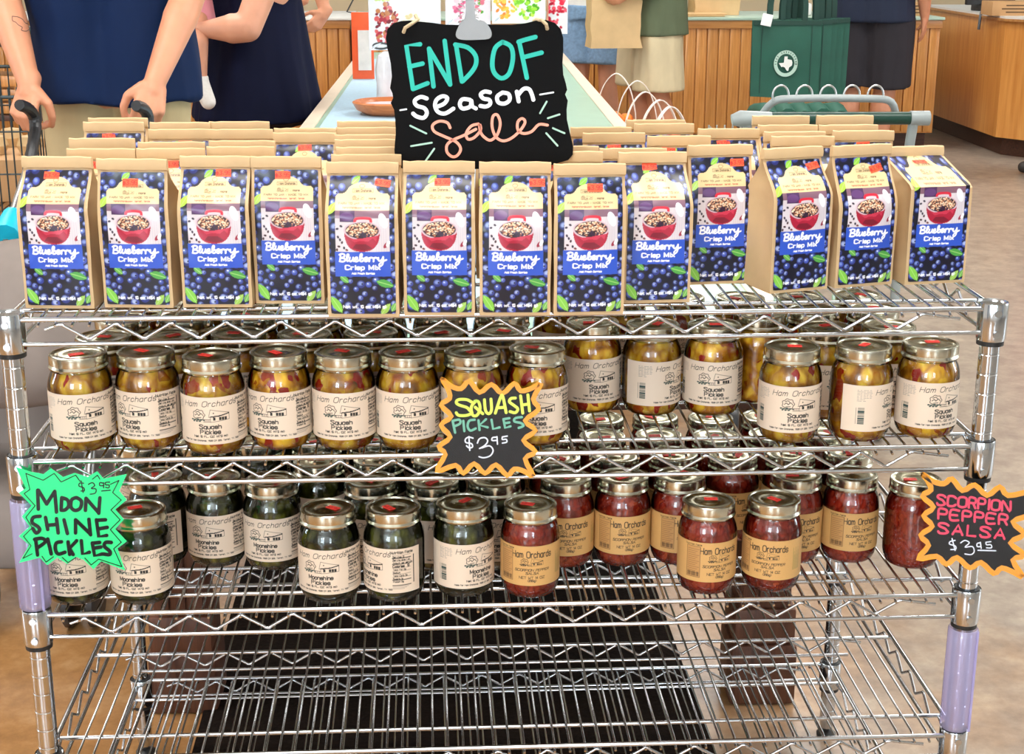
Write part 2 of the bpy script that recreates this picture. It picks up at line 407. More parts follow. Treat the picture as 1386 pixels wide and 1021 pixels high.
def zig(n_per, L, z0, z1, off):
    pts = []; x = -L/2
    st = L/(n_per); pts.append((-L/2, (z0+z1)/2+.003))
    k = 0; x = -L/2+st*.28
    while x < L/2-.3*st:
        pts.append((x, z0 if k % 2 == 0 else z1)); x += st/2; k += 1
    pts.append((L/2, (z0+z1)/2+.003))
    out = [pts[0]]
    for a, b, c in zip(pts, pts[1:], pts[2:]):       # round the bends
        for t in (-.16, -.06, .06, .16):
            if t < 0: out.append((b[0]+(a[0]-b[0])*-t, b[1]+(a[1]-b[1])*-t*(.6 if t > -.1 else 1)))
            else: out.append((b[0]+(c[0]-b[0])*t, b[1]+(c[1]-b[1])*t*(.6 if t < .1 else 1)))
    out.append(pts[-1]); return out
tr = MB(); tr.tube([(x, 0, z) for x, z in zig(17, 2*HX-.085, -.0055, -.0245, 0)], .0021, 8); truss_x = tr.mesh('zigzag_wire', chrome_wire, 60)
tr = MB(); tr.tube([(0, x, z) for x, z in zig(8, DY-.085, -.0055, -.0245, 0)], .0021, 8); truss_y = tr.mesh('zigzag_wire', chrome_wire, 60)
ww = MB(); ww.tube([(0, -.0095, -.0072), (0, -.0050, -.0062), (0, .0035, -.0012), (0, .010, 0), (0, DY-.010, 0), (0, DY-.0035, -.0012), (0, DY+.005, -.0062), (0, DY+.0095, -.0072)], .0017, 8)
wire_m = ww.mesh('wire', chrome_wire, 60)
xr = HX-.016; ys = .0; SX = HX+.003
rm = MB()
for y in (-.006, DY+.006):
    rm.tube([(-xr, y, 0), (xr, y, 0)], .0034, 10); rm.tube([(-xr, y, -.030), (xr, y, -.030)], .0028, 10)
for x in (-SX, SX):
    rm.tube([(x, .017, 0), (x, DY-.017, 0)], .0034, 10); rm.tube([(x*.985, .017, -.030), (x*.985, DY-.017, -.030)], .0028, 10)
for y in (.056, DY/2, DY-.056): rm.tube([(-SX, y, -.0046), (SX, y, -.0046)], .0029, 8)
rm.tube([(-xr+.045, DY/2, -.032), (xr-.045, DY/2, -.032)], .0026, 8)
shelf_m = rm.mesh('shelf', chrome_wire, 60)
NW = 57
for li, z in enumerate(LZ):
    s = link('shelf', shelf_m, rack, (0, 0, z))
    for x in (-HX, HX):
        for y in (0, DY):
            c = link('corner_collar', collar_m, s, (x, y, 0)); c.rotation_euler.z = 0 if y == 0 else PI
            link('sleeve_ring', ring_m, s, (x, y, 0))
            if li: link('sleeve_ring', ring_t, s, (x, y, 0))
    for y in (-.006, DY/2, DY+.006): link('zigzag_wire', truss_x, s, (0, y, 0))
    for x in (-SX*.993, SX*.993): link('zigzag_wire', truss_y, s, (x, DY/2, 0))
    for k in range(NW): link('wire', wire_m, s, ((k-(NW-1)/2)*.02, 0, 0))
# clear sleeves on the posts
def film(name, col, al, rough=.15):
    m, n, l, b = new_mat(name); out = n['Material Output']
    tr_ = n.new('ShaderNodeBsdfTransparent'); tr_.inputs[0].default_value = (*[1-(1-c)*.6 for c in col], 1)
    mx = n.new('ShaderNodeMixShader'); mx.inputs[0].default_value = al
    b.inputs['Base Color'].default_value = (*col, 1); setp(b, rough=rough, spec=.7)
    l.new(tr_.outputs[0], mx.inputs[1]); l.new(b.outputs[0], mx.inputs[2]); l.new(mx.outputs[0], out.inputs[0]); return m
film_v = film('violet_film', (.62, .58, .86), .38); film_c = film('clear_film', (.9, .92, .95), .10, .08)
def sleeve(x, z0, z1, lab, r=.0195):
    t = thing('post_sleeve', lab, 'plastic sleeve', (x, 0, z0))
    mb = MB(); L = z1-z0
    mb.lathe([(r*.93, 0), (r, .002), (r*1.02, L*.5), (r, L-.002), (r*.93, L)], 28); mb.f = mb.f[:-2]; mb.m = mb.m[:-2]
    mb.obj('sleeve', film_v, t)
    MB().box((r*.72, -r*.80, L/2), (.003, .0012, L)).obj('seam', film_v, t, smooth=0)
sleeve(-HX, LZ[2]+.010, LZ[1]-.049, 'violet tinted plastic sleeve on the left post behind the green sign')
sleeve(HX, LZ[3]+.010, LZ[2]-.048, 'violet tinted plastic sleeve on the right post below the jar shelves')

# ------------------------------------------------------------------ jars
JH = .120
def glass_mat(name, col):
    m, n, l, b = new_mat(name); out = n['Material Output']; n.remove(b)
    tr_ = n.new('ShaderNodeBsdfTransparent'); tr_.inputs[0].default_value = (*col, 1)
    gl = n.new('ShaderNodeBsdfGlossy'); gl.inputs['Roughness'].default_value = .03; gl.inputs[0].default_value = (1, 1, 1, 1)
    lw = n.new('ShaderNodeFresnel'); lw.inputs[0].default_value = 1.5
    t = noise(n, l, 18, 2); bp = n.new('ShaderNodeBump'); bp.inputs['Strength'].default_value = .25; bp.inputs['Distance'].default_value = .003
    l.new(t.outputs[0], bp.inputs['Height']); l.new(bp.outputs[0], gl.inputs['Normal']); l.new(bp.outputs[0], lw.inputs['Normal'])
    mx = n.new('ShaderNodeMixShader'); l.new(lw.outputs[0], mx.inputs[0]); l.new(tr_.outputs[0], mx.inputs[1]); l.new(gl.outputs[0], mx.inputs[2]); l.new(mx.outputs[0], out.inputs[0]); return m
glass = glass_mat('jar_glass', (.95, .97, .95))
def food_mat(name, stops, scale, red=None, redamt=.35, seedmul=17.0, sm=.6):
    m, n, l, b = new_mat(name)
    tc = n.new('ShaderNodeTexCoord'); oi = n.new('ShaderNodeObjectInfo')
    ml = n.new('ShaderNodeMath'); ml.operation = 'MULTIPLY'; ml.inputs[1].default_value = seedmul; l.new(oi.outputs['Random'], ml.inputs[0])
    mp = n.new('ShaderNodeMapping'); l.new(tc.outputs['Object'], mp.inputs['Vector']); l.new(ml.outputs[0], mp.inputs['Location']); mp.inputs['Scale'].default_value = (1, 1, .75)
    dn = n.new('ShaderNodeTexNoise'); dn.inputs['Scale'].default_value = 45; l.new(mp.outputs[0], dn.inputs['Vector'])
    vm = n.new('ShaderNodeVectorMath'); vm.operation = 'MULTIPLY_ADD'; vm.inputs[1].default_value = (.028, .028, .028); l.new(dn.outputs['Color'], vm.inputs[0]); l.new(mp.outputs[0], vm.inputs[2])
    vo = n.new('ShaderNodeTexVoronoi'); vo.feature = 'SMOOTH_F1'; vo.inputs['Scale'].default_value = scale; vo.inputs['Smoothness'].default_value = .35; l.new(vm.outputs[0], vo.inputs['Vector'])
    r = ramp(n, l, vo.outputs['Distance'], stops)
    col = r.outputs[0]
    hs = n.new('ShaderNodeHueSaturation'); mr = n.new('ShaderNodeMapRange'); mr.inputs['To Min'].default_value = .8; mr.inputs['To Max'].default_value = 1.25; l.new(oi.outputs['Random'], mr.inputs[0]); l.new(mr.outputs[0], hs.inputs['Value']); l.new(col, hs.inputs['Color']); col = hs.outputs[0]
    if red:
        v2 = n.new('ShaderNodeTexVoronoi'); v2.inputs['Scale'].default_value = scale*1.15; l.new(vm.outputs[0], v2.inputs['Vector'])
        sp = n.new('ShaderNodeSeparateColor'); l.new(v2.outputs['Color'], sp.inputs[0])
        rr = ramp(n, l, sp.outputs[0], [(1-redamt-.04, (0, 0, 0)), (1-redamt+.04, (1, 1, 1))])
        mx = n.new('ShaderNodeMix'); mx.data_type = 'RGBA'; l.new(rr.outputs[0], mx.inputs[0]); l.new(col, mx.inputs[6]); mx.inputs[7].default_value = (*red, 1); col = mx.outputs[2]
    l.new(col, b.inputs['Base Color']); setp(b, rough=.25, coat=.3, coatr=.05, spec=.4)
    bump(n, l, b, vo.outputs['Distance'], .6 if scale < 120 else .2, .004); return m
food = {'squash': food_mat('squash_pickles', [(.0, rgb(250, 214, 70)), (.35, rgb(232, 180, 44)), (.62, rgb(184, 118, 20)), (.92, rgb(110, 62, 10))], 70, rgb(160, 30, 12), .15),
        'moonshine': food_mat('moonshine_pickles', [(.0, rgb(112, 110, 36)), (.35, rgb(66, 66, 18)), (.6, rgb(34, 34, 10)), (.9, rgb(12, 12, 4))], 60),
        'salsa': food_mat('pepper_salsa', [(.0, rgb(170, 50, 28)), (.5, rgb(146, 36, 20)), (.8, rgb(116, 24, 12)), (.98, rgb(92, 16, 8))], 170, rgb(184, 64, 30), .05)}
def jar_profile(t=0, R=.0407):
    P = [(.026, .002), (.031, .0), (.0355, .003), (.0385, .009), (.0403, .016), (R, .024), (R, .077), (.0403, .083), (.0390, .089), (.0365, .095), (.0345, .0985), (.0335, .1015), (.0335, .106)]
    return [(max(0, r-t), z+(t if z < .003 else 0)) for r, z in P]
gj = MB(); gj.lathe(jar_profile(), 40); gj.f = gj.f[:-1]; gj.m = gj.m[:-1]
gj.tube([(.0352*math.cos(a), .0352*math.sin(a), .1015) for a in [2*PI*k/36 for k in range(36)]], .0012, 6, closed=True)
glass_me = gj.mesh('glass_jar', glass, 60)
def content_mesh(nm, m, seed, wob, top):
    r = random.Random(seed); ph = [(r.uniform(2, 9), r.uniform(40, 140), r.uniform(0, 6)) for _ in range(7)]
    mb = MB(); prof = [(0, .0035)]+[(q, z) for q, z in jar_profile(.0022)[1:]]
    prof = [p for p in prof if p[1] < top]; last = prof[-1]; 
    prof += [(last[0]*.97, top-.001), (last[0]*.9, top), (last[0]*.5, top+.001), (0, top+.001)]
    full = []
    for (a, b) in zip(prof, prof[1:]):
        k = max(1, int(math.hypot(b[0]-a[0], b[1]-a[1])/.0035)); full += [(a[0]+(b[0]-a[0])*i/k, a[1]+(b[1]-a[1])*i/k) for i in range(k)]
    full.append(prof[-1]); mb.lathe(full, 44)
    vs = []
    for x, y, z in mb.v:
        q = math.hypot(x, y); th = math.atan2(y, x)
        d = sum(math.sin(int(f)*th+g*z+p) for f, g, p in ph)/7
        k = 1-(wob*(1+d)/max(q, .02) if q > .005 else 0); vs.append((x*k, y*k, z))
    mb.v = vs; return mb.mesh(nm, m, 80)
contents = {k: [content_mesh('contents', food[k], 10*i+j, w, t) for j in range(3)] for i, (k, w, t) in enumerate([('squash', .0011, .103), ('moonshine', .0009, .103), ('salsa', .0002, .1035)])}
# lid and band
lid_m = mat('lid_gold', (.46, .43, .29), .2, 1, var=.08, scale=30)
band_m = mat('band_metal', (.64, .63, .52), .2, 1, var=.07, scale=30)
lb = MB(); R0 = .0365
prof = [(.0345, .1035), (R0+.0008, .1030), (R0+.0012, .1045), (R0+.0002, .1062), (R0-.0004, .1075), (R0+.0001, .1085), (R0+.0001, .1165), (R0-.0004, .1188), (R0-.0014, JH-.0003), (R0-.0035, JH), (R0-.0042, JH-.0008), (R0-.0045, JH-.0022)]
lb.lathe(prof, 96); lb.f = lb.f[:-2]; lb.m = lb.m[:-2]
vs = []
for i, (x, y, z) in enumerate(lb.v):
    if .1086 < z < .117 or abs(z-.1085) < 1e-5:
        k = (i % 96) % 2; s_ = 1-(.0005/R0 if k else 0); x *= s_; y *= s_
    vs.append((x, y, z))
lb.v = vs; band_me = lb.mesh('screw_band', band_m, 30)
lb = MB(); lb.lathe([(R0-.004, JH-.0035), (R0-.0042, JH-.0016), (R0-.0062, JH-.0013), (R0-.0075, JH-.0020), (.0135, JH-.0019), (.0120, JH-.0012), (0, JH-.0012)], 48); lb.f = lb.f[:-0] if 0 else lb.f
lid_me = lb.mesh('lid', lid_m, 30)
sticker_m = mat('red_sticker', rgb(255, 70, 58), .55, var=.03, scale=40)
ink_red = mat('price_ink', rgb(176, 24, 30), .6)
def sticker_mesh(w, h, txt, col, th=.0003):
    mb = MB(); mb.box((0, 0, th/2), (w, h, th)); mb.cur = 1
    ribbon(mb, text_strokes(txt, 0, -h*.22, h*.46), h*.07, lambda a, b: (a, b, th), Vector((0, 0, .00012)))
    return mb.mesh('price_sticker', [col, ink_red], 0)
lidstick = sticker_mesh(.0185, .0098, '$3.95', sticker_m)

INK = rgb(26, 24, 22); TEAL = rgb(28, 62, 56)
def art(c, ox, oy, k, ink=INK, bush=TEAL):
    q = lambda L: [[(ox+x*k, oy+y*k) for x, y in p] for p in L]
    tree = [(-14+7.6*math.cos(a)*(1+.09*math.cos(7*a)), 8.8+6.4*math.sin(a)*(1+.09*math.cos(7*a))) for a in [2*PI*i/42 for i in range(43)]]
    c.strokes(q([tree]), .8*k, ink)
    c.strokes(q([smooth_poly([(-19, 8), (-16, 10), (-14, 8), (-11, 10.5), (-8, 8)]), smooth_poly([(-18, 11.5), (-14.5, 13), (-12, 11)]), [(-17, 5), (-11, 5.6)]]), .9*k, ink)
    for a, b, w in [(-23, 2.2, 3), (-19.5, 1.8, 3.4), (-15.5, 2.6, 4), (-11, 1.9, 3.2), (-7.6, 1.6, 2.2), (-21, .2, 2.6), (-17, .1, 3), (-13, .3, 3.4)]:
        c.disc(ox+a*k, oy+(b+.6)*k, w*.55*k, 1.0*k, bush)
    c.strokes(q([[(-8, 0), (1, 0)], [(-8, 3), (1, 3)], [(-6, 0), (-6, 3)], [(-3.5, 0), (-3.5, 3)], [(-1, 0), (-1, 3)]]), .6*k, ink)
    c.strokes(q([[(-1, 7), (1.2, 15.5), (25, 10.5), (25, 2), (1, -.4), (1, 5.5)]]), .55*k, ink)
    c.poly([(ox+x*k, oy+y*k) for x, y in [(-3, 5.6), (2, 7.2), (14, 8.2), (25.5, 10.6), (25.5, 9.2), (13, 6.5), (3, 5.8)]], ink)
    c.disc(ox+5*k, oy+11*k, .9*k, .9*k, ink)
    for x in (4.5, 12, 15.5, 19): c.rect(ox+x*k, oy+(2.0 if x > 5 else 1.6)*k, ox+(x+2.6)*k, oy+5.6*k, ink)
def label_canvas(kind):
    if kind == 'salsa':
        c = Canvas(-78, 0, 158, 54, .5, rgb(206, 160, 98))
        rr = random.Random(3)
        for _ in range(500): c.disc(rr.uniform(-78, 80), rr.uniform(0, 54), .6, .6, rgb(196, 150, 90), al=.4)
        c.text('Ham Orchards', 0, 38.5, 8.2, 1.15, INK, sx=.56, gap=2.0); art(c, -1, 27.0, .66, INK, INK)
        c.text('SCORPION PEPPER', 0, 20, 3.0, .62, INK, slant=.25, sx=1.0); c.text('SALSA', 0, 15.6, 3.0, .62, INK, slant=.25)
        c.text('NET WT 14 OZ', 0, 9.5, 3.1, .62, INK, sx=.95); c.text('(396g)', 0, 5.6, 2.6, .55, INK)
        c.rect(-48, 6, -28, 48, rgb(188, 140, 84)); c.strokes([[(-48, 6), (-28, 6), (-28, 48), (-48, 48), (-48, 6)]], .6, rgb(90, 66, 40))
        for k in range(13): c.strokes([[(-46.5, 44-k*2.7), (-29.5-(k % 3)*2.5, 44-k*2.7)]], .5, rgb(110, 80, 50))
        for k in range(12): c.rect(-46+k*1.4, 7.5, -46+k*1.4+.7, 13, rgb(70, 50, 32))
        c.text('Nutrition Facts', -38, 49.4, 1.9, .4, rgb(60, 44, 26)); 
        for k in range(9): c.strokes([[(38+k*1.6, 12), (38+k*1.6, 42-(k % 3)*5)]], .6, rgb(120, 120, 60))
        return c
    c = Canvas(-80, 0, 158, 60, .5, rgb(222, 202, 180))
    c.text('Ham Orchards', 0, 47.5, 6.6, .72, INK, sx=.86, slant=.28, gap=2.2, rise=.03)
    art(c, 0, 29, 1.0, INK, rgb(40, 66, 60))
    w1 = 'Squash' if kind == 'squash' else 'Moonshine'
    c.text(w1, 0, 20.3, 4.9, 1.15, INK, sx=1.0 if kind == 'squash' else .86); c.text('Pickles', 0, 13.6, 4.9, 1.15, INK)
    c.text('Net 16 FL. OZ (473 ml)', 0, 9.2, 2.3, .62, INK)
    L = text_strokes('Made For Ham Orchards, 11939 CR 309, Terrell, TX 75161', 0, 4.2, 1.7, sx=.95); c.strokes(L, .42, rgb(70, 64, 58))
    # nutrition panel
    c.text('Nutrition Facts', 51, 53.6, 3.0, .75, INK, sx=.82)
    y = 51.6
    for k, (wd, tx) in enumerate([(.4, 'Servings 16'), (1.3, 'Serving size 1 oz'), (.5, 'Amount per serving'), (1.0, 'Calories  10'), (.4, 'Total Fat 0g'), (.4, 'Sodium'), (.4, 'Total Carb 2g'), (.4, 'Sugars 1g'), (1.2, 'Protein 0g')]):
        c.strokes([[(38.5, y), (63.5, y)]], wd, INK); y -= 4.1 if k != 3 else 5
        c.text(tx, 39, y+.7, 2.1 if k != 3 else 3.0, .45 if k != 3 else .8, INK, anchor='l', sx=.8)
    c.strokes([[(38.5, 10.5), (63.5, 10.5)]], 1.2, INK); c.text('INGREDIENTS IN SMALL PRINT', 0, 0, .01, .01, INK) if 0 else None
    for k in range(3): c.strokes([[(38.5, 8.6-k*1.5), (60-k*3, 8.6-k*1.5)]], .4, rgb(90, 84, 78))
    c.rect(67.5, 12, 68.6, 50, INK)
    # barcode and fine print
    r = random.Random(5); yy = 10.0
    while yy < 31: h = r.choice([.5, .8, 1.2]); c.rect(-58, yy, -50, yy+h, rgb(50, 70, 66)); yy += h+r.choice([.5, .8])
    c.strokes([[(-60.5, 10), (-60.5, 31)]], .6, rgb(90, 90, 84))
    for k in range(8): c.strokes([[(-60+x*4.0, 54-k*2.0), (-60+x*4.0+r.uniform(1.6, 3.4), 54-k*2.0)] for x in range(5 if k < 6 else 3)], .55, rgb(120, 120, 116))
    return c
RL = .0410
def curve_fn(z0, R=RL):
    def fn(X, Y):
        a = X/1000/R; return np.stack([R*np.sin(a), -R*np.cos(a), z0+Y/1000], 1)
    return fn
lab_pm = print_mat('printed_label', .5, bmp=.05); lab_gl = print_mat('printed_glossy_label', .34, .12, bmp=.10)
labels = {k: label_canvas(k).mesh('paper_label', curve_fn(.0165 if k != 'salsa' else .021), lab_pm) for k in ('squash', 'moonshine', 'salsa')}

jar_n = [0]
QUEUE = []
def jar(*a, **k): QUEUE.append([a, k])
def flush_jars():
    R = []
    for a, k in QUEUE: R.append([a[1], a[2], .0815*.5*(k.get('sx', .965))])
    for it in range(200):
        for i in range(len(R)):
            for j in range(i+1, len(R)):
                dx, dy = R[j][0]-R[i][0], R[j][1]-R[i][1]; d = math.hypot(dx, dy) or 1e-6; m_ = R[i][2]+R[j][2]+.0008
                if d < m_:
                    q = (m_-d)/2/d; R[i][0] -= dx*q; R[i][1] -= dy*q; R[j][0] += dx*q; R[j][1] += dy*q
        for r in R: r[1] = min(r[1], .545); r[0] = max(-.556, min(.556, r[0]))
    for (a, k), r in zip(QUEUE, R): build_jar(a[0], r[0], r[1], *a[3:], **k)
    QUEUE.clear()
def build_jar(kind, x, y, z, ang, label, group, sx=.965, bare=False):
    t = thing('pickle_jar' if kind != 'salsa' else 'salsa_jar', label, 'jar', (x, y, z), math.radians(ang), group)
    i = jar_n[0]; jar_n[0] += 1
    if sx != 1: t.scale = (sx, sx, 1)
    link('glass', glass_me, t); link('contents', contents[kind][i % 3], t).rotation_euler.z = i*1.3
    if not bare: link('paper_label', labels[kind], t)
    b = link('screw_band', band_me, t); b.rotation_euler.z = i*.7
    l = link('lid', lid_me, b)
    s = link('price_sticker', lidstick, t, (rnd.uniform(-.008, .008), rnd.uniform(-.008, .008), JH-.0011+.0003)); s.rotation_euler.z = rnd.uniform(-.6, .6)
    return t
TOP = .0020
def front_y(u, v, z):      # base centre from the pixel of the lowest point of the base
    p = atz(u, v, z); d = Vector((p.x-CAM.x, p.y-CAM.y, 0)).normalized()
    return p+d*.036
z2 = LZ[1]+TOP; z3 = LZ[2]+TOP
J2 = [(116, 614, 18), (206, 611, -27), (293, 618, 0), (382, 611, -19), (468, 612, -3), (553, 612, 5), (640, 611, 3), (726, 606, -5)]
pos2 = []
for k, (u, v, a) in enumerate(J2):
    p = front_y(u, v, z2); pos2.append((p.x, p.y))
    extra = {0: 'beside the left post', 1: 'nutrition panel in sight', 2: 'standing a little forward', 3: 'with its drawing turned left', 4: 'label facing the front', 5: 'left of the squash price sign', 6: 'half hidden by the squash price sign', 7: 'just right of the squash price sign'}[k]
    jar('squash', p.x, p.y, z2, a, 'squash pickle jar, %s from left in front, %s' % (ORD[k], extra), 'squash pickle jars')
for k, (u, v, a, ex) in enumerate([(800, 561, 9, 'set back behind the bare wires, left of three'), (880, 565, 50, 'set back behind the bare wires, barcode showing'), (962, 565, -7, 'set back behind the bare wires, right of three'), (1022, 548, 110, 'mostly hidden behind the front jar, white label side showing'),
                          (1065, 602, 4, 'in front, third from the right end'), (1160, 600, 62, 'in front, barcode showing, second from the right end'), (1249, 596, 18, 'in front at the right end of the shelf')]):
    p = front_y(u, v, z2); pos2.append((p.x, p.y))
    jar('squash', p.x, p.y, z2, a, 'squash pickle jar %s' % ex, 'squash pickle jars')
def free(x, y, P, d=.0800): return all((x-a)**2+(y-b)**2 > d*d for a, b in P)
# rows behind on the squash shelf: the lids seen under the top shelf
for r_, (yy, row) in enumerate([(.132, 'second'), (.226, 'third'), (.310, 'fourth')]):
    for k in range(14):
        x = -.515+k*.0855+(.006 if r_ else 0)
        if x > .545: continue
        y = yy+(k*37 % 5)*.002
        if free(x, y, pos2):
            pos2.append((x, y)); jar('squash', x, y, z2, (k*47) % 90-40, 'squash pickle jar in the %s row of the upper jar shelf, %s from left' % (row, ORD[k]), 'squash pickle jars')
flush_jars()
# the shelf of moonshine pickles and salsa
pos3 = []
J3 = [('moonshine', 108, 822, -5, 'moonshine pickle jar below the green sign at the left post'), ('moonshine', 196, 822, -9, 'dark moonshine pickle jar at the right edge of the green sign'),
      ('moonshine', 222, 768, -50, 'moonshine pickle jar behind the one at the right edge of the green sign'), ('moonshine', 294, 770, -13, 'moonshine pickle jar with tan label set back, second right of the green sign'),
      ('moonshine', 372, 775, -12, 'moonshine pickle jar with pale label set back, third right of the green sign'), ('moonshine', 448, 820, -14, 'moonshine pickle jar in front with its label facing forward'),
      ('moonshine', 535, 818, -56, 'moonshine pickle jar in front turned to show its nutrition panel'), ('moonshine', 628, 812, 34, 'moonshine pickle jar in front with its barcode side showing'),
      ('salsa', 717, 813, 0, 'red salsa jar in front beside the moonshine pickles'), ('salsa', 768, 772, 5, 'red salsa jar set back behind the first front salsa jar'),
      ('salsa', 840, 770, 8, 'red salsa jar set back with its whole label in sight'), ('salsa', 913, 768, 22, 'red salsa jar set back, partly behind the second front salsa jar'),
      ('salsa', 954, 808, 16, 'red salsa jar in front, middle one of three, fine print showing at its left'), ('salsa', 1041, 805, -20, 'red salsa jar in front, rightmost of the three front ones'),
      ('salsa', 1072, 766, 10, 'red salsa jar set back behind the rightmost front one'), ('salsa', 1144, 765, 12, 'red salsa jar with whole label standing clear, second from the right end'), ('salsa', 1230, 773, 150, 'red salsa jar at the right end with its label turned away')]
for kd, u, v, a, lb_ in J3:
    p = front_y(u, v, z3); pos3.append((p.x, p.y)); jar(kd, p.x, p.y, z3, a, lb_, 'moonshine pickle jars' if kd == 'moonshine' else 'scorpion pepper salsa jars', sx=.965 if kd == 'moonshine' else .935, bare=(u == 1230))
for r_, (yy, row) in enumerate([(.128, 'second'), (.212, 'third'), (.298, 'fourth'), (.384, 'fifth')]):
    for k in range(14):
        x = -.508+k*.0825+(.008 if r_ % 2 else 0)
        if x > .50: continue
        y = yy+(k*31 % 5)*.002
        if free(x, y, pos3, .0815):
            kd = 'moonshine' if x < .03 else 'salsa'
            pos3.append((x, y)); jar(kd, x, y, z3, (k*53) % 90-45, '%s jar in the %s row of the lower jar shelf, %s from left' % ('moonshine pickle' if kd == 'moonshine' else 'salsa', row, ORD[k]), 'moonshine pickle jars' if kd == 'moonshine' else 'scorpion pepper salsa jars', sx=.965 if kd == 'moonshine' else .935)

flush_jars()
# ------------------------------------------------------------------ paper bags of crisp mix
BW, BD, BH = .0425, .035, .180
def smooth01(t): t = np.clip(t, 0, 1); return t*t*(3-2*t)
class BagShape:
    def __init__(s, ytop=.0, crease=.118, back=0, bulge=.003, top=BH, twist=0): s.yt, s.cr, s.bk, s.bu, s.top, s.tw = ytop, crease, back, bulge, top, twist
    def front(s, X, Z):
        t = smooth01((Z-s.cr)/(s.top-.012-s.cr)) if s.bk == 0 else np.clip((Z-s.cr)/(s.top-.012-s.cr), 0, 1)
        bul = s.bu*np.cos(np.clip(X/BW, -1, 1)*PI/2)*np.sin(np.clip(Z/s.top, 0, 1)*PI)
        wr = .0006*np.sin(X*210+Z*60)*np.sin(Z*95+1)*np.clip((Z-.02)/.05, 0, 1)
        return (-BD)*(1-t)+(s.yt-.0025)*t-bul-wr
    def backf(s, X, Z):
        t = smooth01((Z-s.cr)/(s.top-.012-s.cr)); return BD*(1-t)+(s.yt+.0025)*t+s.bu*.7*np.cos(X/BW*PI/2)*np.sin(np.clip(Z/s.top, 0, 1)*PI)
    def body(s):
        mb = MB(); rings = []
        zs = list(np.linspace(0, s.top-.012, 31))
        for z in zs:
            z = float(z); w = BW*(1-.012*math.sin(z*50))
            if z == 0: w = BW*.985
            q = []
            xs = np.linspace(-w, w, 15)
            for x in xs: q.append((float(x), float(s.front(x*.96, z)), z))
            yf, yb = float(s.front(w*.96, z)), float(s.backf(w*.96, z)); g = max(0, min(1, (z-.02)/.07))
            for k in (.25, .5, .75): q.append((w-.011*g*math.sin(PI*k)*(1 if z < s.cr else .8), yf+(yb-yf)*k, z))
            for x in xs[::-1]: q.append((float(x), float(s.backf(x*.96, z)), z))
            for k in (.75, .5, .25): q.append((-w+.011*g*math.sin(PI*k)*(1 if z < s.cr else .8), yf+(yb-yf)*k, z))
            rings.append(q)
        mb.loft(rings); return mb.mesh('paper_bag', kraft, 35)
    def fold(s):
        mb = MB(); z0 = s.top-.014; r = random.Random(2); w = BW*1.0; rings = []
        for k in range(11):
            x = -w+2*w*k/10; j = r.uniform(-.0007, .0007); y = s.yt-.0028+j
            rings.append([(x, y, z0+r.uniform(-.0008, .0008)), (x, y-.0035, z0+.001), (x, y-.0042, z0+.007), (x, y-.0025, s.top-.001+j*.6), (x, y+.0010, s.top+j*.6), (x, y+.0048, s.top-.002), (x, y+.0050, z0)])
        mb.loft(rings); return mb.mesh('folded_top', kraft, 35)
    def fn(s, z0):
        def f(X, Y):
            x = X/1000; z = z0+Y/1000; return np.stack([x, s.front(x, z)-.0010, z], 1)
        return f
LW, LHt = 77.0, 160.0
